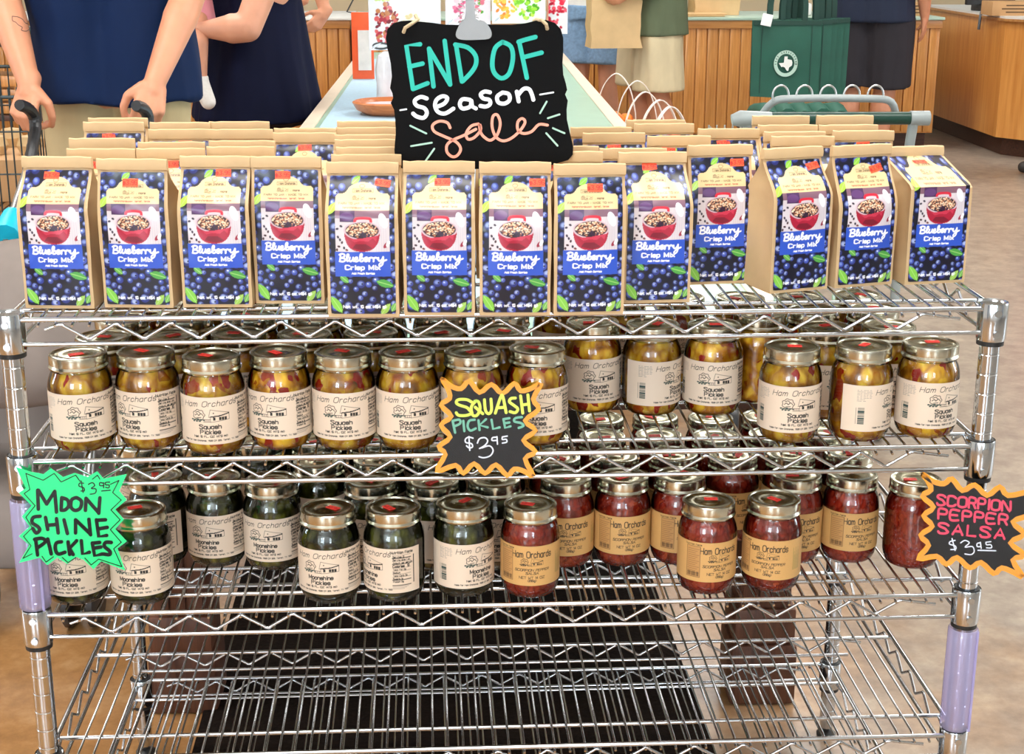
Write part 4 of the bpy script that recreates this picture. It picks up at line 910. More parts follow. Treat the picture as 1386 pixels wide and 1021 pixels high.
# ------------------------------------------------------------------ table behind the rack
TB = thing('long_display_table', 'long mint topped table on chunky dark wood legs behind the rack', 'table', (-.02, .70, 0), -.021)
MB().box((0, 3.2, .685), (1.15, 6.4, .03), bev=.004).obj('table_top', mint, TB)
for x, nm in ((-.552, 'edge_strip'), (.552, 'edge_strip')): MB().box((x, 3.2, .7015), (.05, 6.4, .006), bev=.002).obj(nm, cream_edge, TB)
MB().box((0, .04, .62), (1.06, .03, .10), bev=.003).obj('apron', dark_wh, TB)
for x in (-.53, .53): MB().box((x, 3.2, .62), (.03, 6.2, .10), bev=.003).obj('apron', dark_wh, TB)
def leg_parts(px, py):
    L_ = link('leg', MB().box((0, 0, .39), (.094, .094, .44), bev=.006).mesh('leg', dark_w), TB, (px, py, 0))
    for z, w, h in ((.155, .112, .07), (.60, .108, .05)): MB().box((0, 0, z), (w, w, h), bev=.007).obj('leg_block', dark_w, L_)
    MB().box((0, 0, .06), (.122, .122, .12), bev=.01).obj('leg_foot', dark_w, L_)
    for k in (-1, 0, 1): MB().box((k*.03, -.050, .38), (.026, .008, .36), bev=.002).obj('leg_plank', dark_w, L_)
for px in (-.53, .525):
    for py in (.08, 3.2, 6.3): leg_parts(px, py)
tag(MB().box((0, 0, 0), (.585, 5.8, .004)).obj('blue_sheet', pale_blue, None, (0, 0, 0), smooth=0), 'pale blue sheet along the left half of the long table', 'table sheet')  # thin pale blue sheet over the left half of the table top
rn = bpy.data.objects['blue_sheet']; rn.rotation_euler.z = -.021; rn.location = (-.235+.021*2.95, .72+2.95, .7025)
t = tag(MB().box((0, 0, 0), (.90, 2.5, .008), bev=.003).obj('floor_shading', mat('dark_shade', rgb(24, 16, 11), .98, spec=.1, var=.35, scale=120, bmp=.9, bscale=160), None, (-.065, 1.58, .004)), 'dark brown sheet painted as the floor shade beneath rack and table', 'shade sheet')  # dark sheet on the floor, painted in for the shade under rack and table

# display of pouches on the table
Zt = .7048
st = thing('pouch_display_stand', 'round wooden based stand holding hanging food pouches on the table', 'display stand', (.12, 4.30, Zt))
orange_w = wood('honey_wood', rgb(196, 104, 50), rgb(226, 140, 80), 'X', 6)
mb = MB(); mb.lathe([(0, 0), (.13, 0), (.15, .012), (.15, .03), (.13, .036), (0, .036)], 40); mb.obj('base', orange_w, st)
mb = MB(); mb.lathe([(.012, .036), (.012, .62), (0, .62)], 16); mb.obj('pole', black_pl, st)
mb = MB(); mb.tube([(-.36, -.55, .52), (.34, -.55, .52)], .006); mb.tube([(0, -.55, .52), (0, 0, .52)], .006); mb.obj('crossbar', steel, st)
bw_ = thing('wooden_bowl', 'shallow orange wood bowl on the blue sheet left of the chalkboard', 'bowl', (atz(516, 158, Zt).x+.03, atz(516, 158, Zt).y+.09, Zt))
mb = MB(); mb.lathe([(0, .0), (.09, 0), (.125, .018), (.14, .045), (.132, .05), (.118, .024), (.085, .010), (0, .010)], 40); mb.obj('bowl', orange_w, bw_)
mb = MB(); mb.lathe([(0, .036), (.06, .038), (.10, .036), (.122, .030)], 36); mb.obj('bowl_lining', mat('pink_liner', rgb(226, 196, 202), .5, var=.06, scale=30), bw_)
pw = thing('plastic_wrapped_roll', 'clear plastic wrapped white roll standing beside the wooden bowl', 'roll', (-.215, 4.22, Zt))
mb = MB(); mb.lathe([(0, 0), (.066, 0), (.07, .01), (.066, .08), (.071, .15), (.062, .20), (.04, .215), (0, .215)], 28); mb.v = [(x*(1+.05*math.sin(9*math.atan2(y, x)+z*40)), y*(1+.05*math.sin(7*math.atan2(y, x)+z*30)), z) for x, y, z in mb.v]; mb.obj('wrap', mat('plastic_wrap', (.82, .86, .9), .12, var=.06, scale=30, bmp=.7, bscale=30, coat=.5), pw)
pouch_pm = print_mat('pouch_print', .25, .4, bmp=.3)
def pouch(name, label, u0, u1, v1, Y, blobs, base, hgt=.30, dy=0):
    a, b = at(u0, v1, Y), at(u1, v1, Y); w = (b.x-a.x)*1000; h = hgt*1000
    c = Canvas(-w/2, 0, w, h, 2.0, base); r = random.Random(u0)
    for kind, x, y, rx, ry, cols, n_ in blobs:
        if kind == 'd': c.disc((x-.5)*w, y*h, rx*w, ry*h, cols, n_)
        else:
            for _ in range(n_):
                A_, q = r.uniform(0, 6.28), math.sqrt(r.random()); c.disc((x-.5)*w+q*rx*w*math.cos(A_), y*h+q*ry*h*math.sin(A_), r.uniform(4, 10), r.uniform(4, 9), r.choice(cols), r.uniform(0, 3))
    t = thing(name, label, 'pouch', ((a.x+b.x)/2, Y, a.z), 0, 'food pouches above the table')
    def f(X, Z): 
        x = X/1000; z = Z/1000; return np.stack([x, -.016*np.cos(x/w*1000*PI)*np.sin(np.clip(z/hgt, 0, 1)*PI)**.6-.002, z], 1)
    me = c.mesh('printed_front', f, pouch_pm); link('printed_front', me, t)
    mb = MB(); rings = []
    for k in range(9):
        z = hgt*k/8; s_ = math.sin(PI*k/8)**.6 if 0 < k < 8 else 0
        rings.append([(x*w/2000, (-.0155*math.cos(x*PI/2)*s_-.0015), z) for x in (-1, -.5, 0, .5, 1)]+[(x*w/2000, (.016*math.cos(x*PI/2)*s_+.0015), z) for x in (1, .5, 0, -.5, -1)])
    mb.loft(rings); mb.obj('pouch_back', mat('foil', (.75, .76, .78), .25, .6, var=.05, scale=20), t)
    return t
RED = [rgb(170, 40, 60), rgb(120, 20, 40), rgb(210, 90, 90), rgb(190, 120, 70)]; GRN = [rgb(120, 200, 40), rgb(160, 230, 60), rgb(80, 160, 40), rgb(200, 240, 90)]
pouch('food_pouch', 'white pouch printed with beet salad and cream dip, left of the chalkboard', 500, 597, 68, 3.70, [('d', .55, .40, .30, .30, rgb(244, 240, 230), 0), ('n', .25, .28, .16, .26, RED, 90), ('n', .60, .34, .13, .07, [rgb(236, 226, 190), rgb(246, 240, 220), rgb(220, 200, 150)], 30), ('n', .2, .62, .16, .06, [rgb(220, 228, 150), rgb(190, 220, 120)], 26), ('d', .16, .05, .12, .045, rgb(60, 60, 60), 0), ('d', .16, .05, .09, .02, rgb(220, 220, 220), 0)], rgb(228, 230, 236))
pouch('food_pouch', 'white pouch printed with pink radishes behind the sign clip', 603, 664, 36, 3.72, [('n', .3, .3, .12, .3, [rgb(226, 120, 150), rgb(206, 80, 120), rgb(240, 200, 210)], 40), ('n', .75, .45, .12, .3, [rgb(226, 120, 140), rgb(90, 170, 60)], 40)], rgb(236, 226, 232))
pouch('food_pouch', 'bright pouch printed with orange melon and green leaves above the chalkboard', 666, 738, 32, 3.70, [('n', .25, .32, .2, .26, [rgb(255, 160, 30), rgb(255, 190, 60), rgb(250, 120, 20)], 60), ('n', .65, .3, .25, .24, GRN, 90)], rgb(240, 240, 230))
pouch('food_pouch', 'slim pouch printed with red raspberries at the right of the chalkboard clip', 742, 768, 46, 3.74, [('n', .4, .4, .5, .4, [rgb(226, 40, 70), rgb(190, 20, 50), rgb(240, 80, 100)], 70)], rgb(230, 225, 228))
oc = thing('orange_card_stand', 'small orange framed card standing far left on the long table', 'card stand', at(491, 55, 5.4)); 
bq = at(491, 55, 5.4); bpy.data.objects['orange_card_stand'].location = (bq.x, bq.y, .707)
MB().box((0, 0, .15), (.10, .012, .30), bev=.003).obj('frame', mat('orange_frame', rgb(240, 96, 50), .4, var=.05), oc); MB().box((.008, -.008, .13), (.06, .004, .18)).obj('card', mat('card_face', rgb(226, 220, 214), .6, var=.1, scale=20), oc, smooth=0)

# ------------------------------------------------------------------ counters
def board_counter(name, label, x0, x1, y, z0, z1, depth, topm, pitch=.071):
    t = thing(name, label, 'counter', (x0, y, 0)); Lx = x1-x0
    MB().box((Lx/2, depth/2+.02, (z0+z1)/2), (Lx, depth, z1-z0-.02)).obj('body', oak_p, t, smooth=0)
    MB().box((Lx/2, depth/2+.05, z0/2+.005), (Lx-.05, depth-.06, z0)).obj('toe_kick', dark_wh, t, smooth=0)
    n_ = int(Lx/pitch); bm_ = MB().box((0, 0, (z0+z1)/2-.01), (pitch-.008, .016, z1-z0-.06), bev=.004).mesh('board', oak_v)
    for k in range(n_): link('board', bm_, t, ((k+.5)*Lx/n_, .010, 0))
    MB().box((Lx/2, .004, z1-.035), (Lx+.01, .028, .05), bev=.004).obj('edge_rail', oak_h, t)
    MB().box((Lx/2, depth/2, z1), (Lx+.03, depth+.05, .018), bev=.004).obj('counter_top', topm, t)
    return t
topm = mat('counter_laminate', rgb(170, 196, 180), .3, var=.04, scale=10); topw = mat('counter_pale', rgb(222, 224, 222), .3, var=.03, scale=10)
board_counter('checkout_counter', 'long oak board fronted checkout counter across the back', -.52, 3.19, 8.0, .10, .835, .75, topm)
board_counter('checkout_counter', 'oak checkout counter with pale top at the far left back', -4.2, -.56, 8.05, .10, .835, .75, topw)
rc = thing('oak_cabinet', 'plain oak panelled counter at the far right with canted corner', 'counter', (0, 0, 0))
poly = [(3.50, 9.3), (3.50, 7.72), (3.66, 7.50), (5.6, 7.50), (5.6, 9.3)]
def prism_z(P, z0, z1):
    mb = MB(); n_ = len(P); mb.add([(x, y, z0) for x, y in P]+[(x, y, z1) for x, y in P], [tuple(range(n_))[::-1], tuple(range(n_, 2*n_))]+[(i, (i+1) % n_, (i+1) % n_+n_, i+n_) for i in range(n_)]); return mb
ins = lambda P, d: [(x+(d if x < 4 else -d), y+(d if y < 8 else -d)) for x, y in P]
prism_z(ins(poly, .07), 0, .12).obj('toe_kick', dark_wh, rc, smooth=0); prism_z(poly, .12, .835).obj('panel', oak_p, rc, smooth=0)
prism_z(ins(poly, -.02), .835, .85).obj('top_edge', oak_h, rc, smooth=0); prism_z(ins(poly, -.01), .85, .862).obj('counter_top', topw, rc, smooth=0)
card = mat('cardboard', rgb(196, 152, 104), .7, var=.05, scale=14)
def cbox(label, u, v, Y, w, d, h, rz=0, z=None, lines=True):
    p = at(u, v, Y); t = thing('cardboard_box', label, 'box', (p.x, Y, z if z else p.z), rz)
    MB().box((0, 0, h/2), (w, d, h), bev=.003).obj('carton', card, t); MB().box((0, 0, h+.0008), (w*.98, .04, .0012)).obj('tape', mat('tape', rgb(180, 140, 90), .3), t, smooth=0)
    if lines:
        mb = MB()
        for k in range(3): ribbon(mb, text_strokes(['sweet', 'tomatoes', 'mixed'][k] if 0 else ['Fresh', 'Orchard', 'Fruit'][k], 0, h*.68-k*h*.27, h*.14, gap=2), .005, lambda a, b: (a, -d/2-.001, b), Vector((0, 0, 0)))
        if 0: mb.obj('print', blk, t, smooth=0)
        mb2 = MB()
        for k in range(3): mb2.box((0, -d/2-.0008, h*.74-k*h*.24), (w*(.42 if k != 1 else .6), .001, h*.09))
        mb2.obj('printed_lines', mat('box_print', rgb(96, 70, 44), .7), t, smooth=0)['kind'] = 'stuff'
    return t
cbox('small cardboard carton on the right end of the board fronted counter', 1237, 22, 8.2, .15, .15, .085, 0, .844)
cbox('flat cardboard carton on the oak cabinet at the right edge', 1366, 24, 7.9, .30, .2, .085, 0, .862)
mo = thing('black_monitor', 'black monitor back standing on the oak cabinet', 'monitor', (3.64, 8.4, .862), .2)
MB().box((0, 0, .19), (.36, .03, .30), bev=.008).obj('screen_back', black_pl, mo); MB().box((0, .03, .02), (.16, .14, .04), bev=.006).obj('stand', black_pl, mo)
q0 = at(1325, 20, 7.95); cbl = tag(MB().tube([(3.53, 8.2, .866), (3.485, 8.12, .868), (3.474, 8.1, .84), (3.47, 8.1, .76)], .009, 8).obj('hanging_cable', mat('grey_cable', rgb(80, 84, 88), .5)), 'short grey strap hanging over the oak cabinet edge', 'cable')
tm = thing('card_terminal', 'pale blue card terminal beside the shopper in dark grey shorts', 'payment terminal', (2.33, 8.25, .844))
MB().box((0, 0, .04), (.13, .18, .08), bev=.02).obj('body', white_pl, tm); MB().box((0, -.01, .084), (.09, .08, .008), bev=.002).obj('screen', mat('blue_screen', rgb(90, 140, 200), .2), tm)
def sack(label, x, y, z, w, d, h, rz, cat='paper bag', grp=None, seed=0, name='paper_carrier_bag'):
    r = random.Random(seed); t = thing(name, label, cat, (x, y, z), rz, grp); mb = MB(); rings = []
    for k in range(8):
        zz = h*k/7; q = []; s_ = 1+.02*math.sin(k*2+seed)
        for a, b in [(-1, -1), (-.33, -1.03), (.33, -1.03), (1, -1), (1-.16*k/7, 0), (1, 1), (.33, 1), (-.33, 1), (-1, 1), (-1+.16*k/7, 0)]:
            q.append((a*w/2*s_+r.uniform(-.006, .006), b*d/2*(1-.25*k/7)*s_+r.uniform(-.006, .006), zz+(r.uniform(-.004, .004) if k else 0)))
        rings.append(q)
    mb.loft(rings); mb.obj('bag', kraft_d, t, smooth=25); return t
sack('brown paper bag standing on the counter behind the green totes', 1.78, 8.3, .845, .30, .18, .34, .1, seed=3)
sack('second brown paper bag on the counter right of the green shirted man', 1.50, 8.42, .845, .2, .16, .30, -.1, seed=5)
fl = thing('paper_sheets', 'tan flattened paper sheets on the counter edge', 'paper', (1.62, 8.12, .845), .05); 
for k in range(3): MB().box((.01*k, .01*k, .004+.006*k), (.36, .2, .005), bev=.001).obj('sheet', kraft_d, fl)
tag(MB().box((0, 0, .5), (.03, .03, 1.0), bev=.004).obj('dark_pole', black_pl, None, (-.34, 8.45, .844)), 'thin black pole standing on the pale counter', 'pole')
tag(MB().tube([(-.66, 8.3, 1.30), (-.52, 8.25, .98), (-.58, 8.2, .87), (-.50, 8.2, .853), (-.36, 8.2, .853)], .006, 8).obj('power_lead', black_pl), 'thin black cord looping down onto the pale counter', 'cord')

# ------------------------------------------------------------------ totes on a stand
tote_m = mat('tote_green', rgb(22, 82, 66), .6, var=.1, scale=10, bmp=.5, bscale=14); tote_d = mat('tote_trim', rgb(16, 58, 48), .6, var=.1, scale=12)
ts = thing('tote_stand', 'black stand with a crossbar holding up the green totes', 'display stand', (1.86, 6.53, 0))
mb = MB(); mb.lathe([(0, 0), (.2, 0), (.2, .015), (.02, .03), (.02, 1.22), (0, 1.22)], 24); mb.obj('pole', black_pl, ts)
MB().tube([(-.10, -.36, 1.222), (-.08, .0, 1.222), (.12, .0, 1.222), (.14, -.36, 1.222)], .012, 8).obj('arm', black_pl, ts)
def tote(i, x, y, rz, label, logo):
    t = thing('green_tote_bag', label, 'tote bag', (x, y, 0), rz, 'green tote bags on the stand'); z0, z1, w, d = .53, .925, .36, .018
    mb = MB(); rings = []
    for k in range(9):
        z = z0+(z1-z0)*k/8; ww = w*(1-.03*(1-k/8)); sg = .010*math.sin(k*.9+i)
        rings.append([(a*ww/2, b*d/2*(1.6-.6*k/8)+sg*(1-abs(a))*.6, z+(-.008*a if k == 0 else 0)) for a, b in [(-1, -1), (-.4, -1.3), (0, -1.1), (.4, -1.3), (1, -1), (1, 1), (.4, 1.3), (0, 1.1), (-.4, 1.3), (-1, 1)]])
    mb.loft(rings); mb.obj('bag', tote_m, t, smooth=50)
    for yy in (-d/2-.004, d/2+.004):
        mb = MB()
        pts = [(-.09, yy, z1-.02), (-.085, yy, z1+.12), (-.03, yy*.3, 1.215), (.03, yy*.3, 1.215), (.085, yy, z1+.12), (.09, yy, z1-.02)]
        L_ = smooth_poly(pts, 4); vs = []; 
        for p in L_: vs += [(p[0]-.014, p[1], p[2]), (p[0]+.014, p[1], p[2]), (p[0]+.014, p[1]+.003, p[2]), (p[0]-.014, p[1]+.003, p[2])]
        fs = []
        for a in range(len(L_)-1):
            for e in range(4): fs.append((a*4+e, a*4+(e+1) % 4, a*4+4+(e+1) % 4, a*4+4+e))
        mb.add(vs, fs); mb.obj('strap', tote_d, t, smooth=30)
    mb = MB()
    for a in (-w*.36, w*.36): mb.box((a, -d/2-.0065, (z0+z1)/2+.01), (.004, .002, (z1-z0)*.92))
    mb.box((0, -d/2-.0065, z1-.012), (w*.98, .003, .022)); mb.obj('trim', tote_d, t, smooth=0)
    if logo:
        cz = (z0+z1)/2-.02; yl = -d/2-.0125; mb = MB(); pts = [(.062*math.cos(a), .068*math.sin(a)) for a in [2*PI*k/40 for k in range(41)]]
        f = lambda a, b: (a+.0, yl, cz+b)
        ribbon(mb, [[(x*.86, y*.86) for x, y in pts]], .018, f, Vector((0, 0, 0))); mb.obj('logo_ring', paint('logo_pale', rgb(178, 206, 192)), t, smooth=0)
        tx = [(-.008, .036), (.008, .036), (.008, .022), (.030, .018), (.034, .004), (.032, -.010), (.018, -.020), (.014, -.038), (.006, -.036), (-.004, -.020), (-.014, -.016), (-.022, -.018), (-.036, .002), (-.010, .004)]
        mb = MB(); mb.prism([(x, cz+y) for x, y in tx], yl-.001, yl+.001); mb.obj('logo_map', paint('logo_white', rgb(232, 232, 228)), t, smooth=0)
        mb = MB(); r = random.Random(4)
        for k in range(15):
            a = PI*1.02-k*PI*1.04/14
            if k in (4,): continue
            cx_, cy_ = .0533*math.cos(a), .0585*math.sin(a); tt = a-PI/2
            L_ = text_strokes('I' if 0 else 'LONESTARTEXASXX'[k] if 0 else 'l', 0, -.003, .007)
            ribbon(mb, [[(cx_-.003*math.sin(tt), cy_+.003*math.cos(tt)), (cx_+.003*math.sin(tt), cy_-.003*math.cos(tt))]], .0032, f, Vector((0, -.0012, 0)))
        mb.obj('logo_marks', tote_d, t, smooth=0)['kind'] = 'stuff'
for i, (x, y, rz, lb_, lg) in enumerate([(1.775, 6.20, -.04, 'front green tote with a round white Texas map logo', True), (1.85, 6.26, .10, 'second green tote, its edge showing behind the logo tote', False), (1.89, 6.315, .06, 'third green tote from the front', False), (1.94, 6.37, .05, 'fourth green tote from the front', False), (1.985, 6.425, .02, 'green tote at the back, widest part showing at right', False)]): tote(i, x, y, rz, lb_, lg)
tg = tag(MB().box((0, 0, 0), (.055, .004, .06), Matrix.Rotation(.2, 3, 'Y'), bev=.003).obj('white_tag', white_pl, None, at(1038, 27, 6.16)), 'white paper tag on the front green tote', 'tag')
# rolled dark green totes below
rl = thing('rolled_green_bags', 'heap of rolled dark green bags low behind the cart handle', 'bags', (1.70, 5.6, 0))
for k in range(5):
    mb = MB(); x = -.16+k*.085; mb.tube([(x, -.16, .50+.01*(k % 2)), (x+.01, 0, .515), (x, .16, .50)], [.05, .058, .05], 12); mb.obj('roll', tote_m, rl)
mb = MB(); mb.box((.0, 0, .44), (.50, .36, .02)); 
for a in (-.22, .22):
    for b in (-.15, .15): mb.box((a, b, .215), (.03, .03, .43))
mb.obj('stool', black_pl, rl, smooth=0)

# ------------------------------------------------------------------ shopping carts
def cart(name, label, x, y, rz, zh, wire_col, grip, rings=False):
    t = thing(name, label, 'shopping cart', (x, y, 0), rz); w = .47
    MB().tube([(-w/2+.02, 0, zh), (w/2-.07, 0, zh)], .0165, 14).obj('handle_grip', grip, t)
    MB().tube([(-w/2-.02, 0, zh), (-w/2+.03, 0, zh)], .019, 14).obj('handle_cap', grey_pl, t); MB().tube([(w/2-.08, 0, zh), (w/2+.0, 0, zh), (w/2+.022, .0, zh-.004)], [.017, .021, .014], 14).obj('handle_cap', grey_pl, t)
    for s_ in (-1, 1):
        mb = MB(); xx = s_*(w/2-.02); L_ = [(xx, 0, zh-.01), (xx, -.03, zh-.14), (xx, -.05, .42), (xx, -.08, .20), (xx*.95, -.75, .17)]; mb.tube(smooth_poly(L_, 4), .013, 10); mb.obj('frame', grey_pl, t)
    bx0, bx1, y0, y1, z0, z1 = -w/2+.03, w/2-.03, -.08, -.85, .50, zh-.12
    wv = MB().tube([(0, 0, 0), (0, 0, z1-z0)], .0028, 6).mesh('wire', wire_col, 60)
    rim = MB(); rim.tube([(bx0, y0, z1), (bx1, y0, z1), (bx1*.85, y1, z1-.03), (bx0*.85, y1, z1-.03)], .006, 8, closed=True); rim.tube([(bx0, y0, z0), (bx1, y0, z0), (bx1*.85, y1, z0), (bx0*.85, y1, z0)], .004, 8, closed=True)
    for q in (.33, .66): rim.tube([(bx0, y0, z0+(z1-z0)*q), (bx1, y0, z0+(z1-z0)*q), (bx1*.85, y1, z0+(z1-z0)*q), (bx0*.85, y1, z0+(z1-z0)*q)], .0028, 6, closed=True)
    b = rim.obj('basket', wire_col, t)
    for k in range(15):
        for yy, s_ in ((y0, 1), (y1, .85)): link('wire', wv, b, ((bx0+(bx1-bx0)*k/14)*s_, yy, z0))
    for k in range(1, 22):
        f = k/22
        for xx in (bx0, bx1): link('wire', wv, b, (xx*(1-.15*f), y0+(y1-y0)*f, z0))
    bot = MB()
    for k in range(15): bot.tube([((bx0+(bx1-bx0)*k/14), y0, z0), ((bx0+(bx1-bx0)*k/14)*.85, y1, z0)], .0025, 6)
    o = bot.obj('basket_floor', wire_col, b); o['kind'] = 'stuff'
    wl = MB(); wl.lathe([(0, -.014), (.05, -.014), (.058, -.008), (.058, .008), (.05, .014), (0, .014)], 20, M=Matrix.Rotation(PI/2, 3, 'Y')); wm = wl.mesh('wheel', black_pl)
    for s_ in (-1, 1):
        for yy in (-.10, -.72):
            link('wheel', wm, t, (s_*(w/2-.03), yy, .058)); MB().tube([(s_*(w/2-.03), yy, .07), (s_*(w/2-.03), yy+.02, .19)], .012, 8).obj('caster', steel, t)
    if rings:
        MB().tube(smooth_poly([(-.20, -.10, zh-.02), (-.17, -.06, zh+.035), (-.1, -.05, zh+.045), (.08, -.05, zh+.045), (.14, -.06, zh+.035), (.17, -.10, zh-.02)], 4), .010, 10).obj('seat_bar', grey_pl, t)
        rg = MB(); rg.tube([(.021*math.cos(a), 0, .026*math.sin(a)) for a in [PI*k/12 for k in range(-2, 15)]], .0028, 8); rgm = rg.mesh('wire_ring', steel, 60)
        for k in range(5): link('wire_ring', rgm, t, (-.125+.062*k, -.05, zh+.053))
    return t
green_pl = mat('dark_green_plastic', rgb(10, 56, 44), .35, var=.1, scale=10); dk_wire = mat('dark_wire', (.05, .06, .06), .35, .7, var=.2)
cp = at(1130, 160, 2.1); cart('shopping_cart', 'shopping cart with dark green handle and grey ends behind the bags at right', .945, 2.12, PI-.02, .905, steel, green_pl, True)
cart('shopping_cart', 'dark wire shopping cart with green rim behind the man in the navy shirt', -1.52, 3.9, .05, 1.02, dk_wire, green_pl)
tray = thing('produce_tray', 'tan produce carton lying in the dark shopping cart', 'carton', (-1.52, 3.5, .510))
MB().box((0, 0, .07), (.36, .5, .14), bev=.01).obj('carton', card, tray)
for k in range(6): 
    mb = MB(); mb.lathe([(0, 0), (.03, .006), (.042, .035), (.03, .064), (0, .07)], 16); mb.obj('potato', mat('tan_veg', rgb(206, 172, 122), .6, var=.1, scale=20), tray, (-.11+(k % 3)*.11, -.12+(k//3)*.2, .135))
# dark goods shelf behind the left cart
gs = thing('wooden_shelf_unit', 'brown wooden shelf unit with crates in the far left background', 'shelf', (-2.9, 6.6, 0))
for z in (.05, .42, .80, 1.18): MB().box((0, 0, z), (1.9, .45, .03), bev=.004).obj('shelf_board', dark_wh, gs)
for x in (-.95, 0, .95): MB().box((x, 0, .62), (.04, .45, 1.24), bev=.004).obj('upright', dark_w, gs)
for k in range(6): 
    c_ = thing('wooden_crate', 'small wooden crate on the brown shelf unit, %s along' % ORD[k], 'crate', ((-3.58, -3.14, -2.40)[k % 3], 6.55, .437+(.38 if k > 2 else 0)), 0, 'crates on the shelf unit')
    cr = MB().box((0, -.13, 0), (.36, .012, .055), bev=.002).mesh('slat', oak_v)
    for zz in (.03, .10, .17):
        link('slat', cr, c_, (0, 0, zz)); link('slat', cr, c_, (0, .26, zz))
    MB().box((0, 0, .012), (.36, .26, .016)).obj('crate_floor', oak_v, c_, smooth=0)
    for sx_ in (-.174, .174): MB().box((sx_, 0, .1), (.012, .26, .19)).obj('crate_end', oak_v, c_, smooth=0)

# ------------------------------------------------------------------ peach baskets on a low bench
bn = thing('low_bench', 'low wooden bench right of the long table carrying peach baskets', 'bench', (.775, 4.05, 0), -.02)
MB().box((0, 0, .43), (.27, 1.6, .04), bev=.006).obj('seat', oak_h, bn)
for a in (-.12, .12):
    for b in (-.74, .74): MB().box((a, b, .205), (.05, .05, .41), bev=.005).obj('leg', oak_v, bn)
bask = mat('split_wood', rgb(214, 176, 122), .6, var=.12, scale=60, stretch=(1, 1, 8)); hand_m = mat('white_handle', rgb(238, 228, 220), .5, var=.04)
def peach_mat():
    m, n, l, b = new_mat('peach_skin'); t = noise(n, l, 9, 3); r = ramp(n, l, t.outputs[0], [(.38, rgb(250, 176, 50)), (.5, rgb(238, 120, 40)), (.62, rgb(160, 44, 36))]); l.new(r.outputs[0], b.inputs['Base Color']); setp(b, rough=.6); return m
pm_ = peach_mat()
pmb = MB(); pp = [(0, .002), (.012, 0), (.026, .008), (.034, .024), (.035, .036), (.030, .052), (.018, .062), (.006, .0635), (0, .060)]; pmb.lathe(pp, 24)
pmb.v = [(x*(1-.05*math.exp(-(math.atan2(y, x))**2*8)), y, z) for x, y, z in pmb.v]; peach_me = pmb.mesh('peach', pm_, 80)
bb = MB(); bb.lathe([(0, 0), (.058, 0), (.060, .004), (.074, .118), (.078, .120), (.078, .134), (.073, .134), (.071, .118), (.056, .008), (0, .008)], 24)
bb.v = [(x*(1+.02*math.cos(12*math.atan2(y, x))), y*(1+.02*math.cos(12*math.atan2(y, x))), z) for x, y, z in bb.v]; bask_me = bb.mesh('basket', bask, 40)
hm = MB(); hp = smooth_poly([(-.072, 0, .08), (-.070, 0, .16), (-.045, 0, .255), (0, 0, .30), (.045, 0, .255), (.070, 0, .16), (.072, 0, .08)], 5); vs = []
for p in hp: vs += [(p[0], -.007, p[2]), (p[0], .007, p[2]), (p[0]*1.04+.0001, .007, p[2]+.003), (p[0]*1.04+.0001, -.007, p[2]+.003)]
hm.add(vs, [(a*4+e, a*4+(e+1) % 4, a*4+4+(e+1) % 4, a*4+4+e) for a in range(len(hp)-1) for e in range(4)]); handle_me = hm.mesh('handle', hand_m, 30)
for k, (u, v) in enumerate([(823, 100), (851, 110), (861, 125), (880, 136), (894, 145)]):
    p = atz(u, v, .452+.345)+Vector((.035, 0, 0)); t = thing('peach_basket', 'small peach basket with pale handle on the bench, %s from the far end' % ORD[k], 'basket', (p.x, p.y, .452), .15*k-.2, 'peach baskets'); t.scale = (1.15,)*3; link('basket', bask_me, t); link('handle', handle_me, t)
    for q in range(4):
        a = 2*PI*q/4+k
        o = link('peach', peach_me, None, (p.x+.0452*math.cos(a), p.y+.0452*math.sin(a), .452+.125+.004*(q % 2)), 'ripe peach, %s one around the %s basket from the far end' % (ORD[q], ORD[k]), 'peach', 'peaches in the baskets'); o.rotation_euler.z = a; o.scale = (.89,)*3

# ------------------------------------------------------------------ people
def skin_mat(name, c, k=.08):
    m, n, l, b = new_mat(name); t = noise(n, l, 14, 4)
    r = ramp(n, l, t.outputs[0], [(.3, tuple(x*(1-k) for x in c)), (.7, tuple(min(1, x*(1+k)) for x in c))]); l.new(r.outputs[0], b.inputs['Base Color'])
    setp(b, rough=.48, sss=.08); b.inputs['Subsurface Radius'].default_value = (.02, .008, .004); bump(n, l, b, noise(n, l, 160, 2).outputs[0], .06, .001); return m
skin = skin_mat('skin', rgb(208, 142, 108)); skin_p = skin_mat('pale_skin', rgb(216, 154, 124)); hair_m = mat('brown_hair', rgb(70, 46, 30), .5, var=.3, scale=90, stretch=(1, 1, .1), bmp=.6)
def cloth(name, c, b_=.8, s=9): return mat(name, c, .75, var=.08, scale=14, bmp=b_, bscale=s, stretch=(1, 1, .45), spec=.15)
def capsule(mb, p, q, r0, r1, flat=False, n=14, sy=1.0):
    p, q = Vector(p), Vector(q); d = q-p; L_ = d.length; d = d.normalized() if L_ > 1e-6 else Vector((0, 0, 1)); pts, rr = [], []
    if not flat:
        for a in (-.98, -.8, -.5, -.2): pts.append(p+d*(a*r0)); rr.append(max(.0008, r0*math.sqrt(1-a*a)))
    pts.append(p); rr.append(r0); pts.append(q if L_ > 1e-6 else p+d*1e-4); rr.append(r1)
    if not flat:
        for a in (.2, .5, .8, .98): pts.append(q+d*(a*r1)); rr.append(max(.0008, r1*math.sqrt(1-a*a)))
    k0 = len(mb.v); mb.tube(pts, rr, n)
    if sy != 1.0:
        for i in range(k0, len(mb.v)): x, y, z = mb.v[i]; mb.v[i] = (x, (y-p.y)*sy+p.y, z)
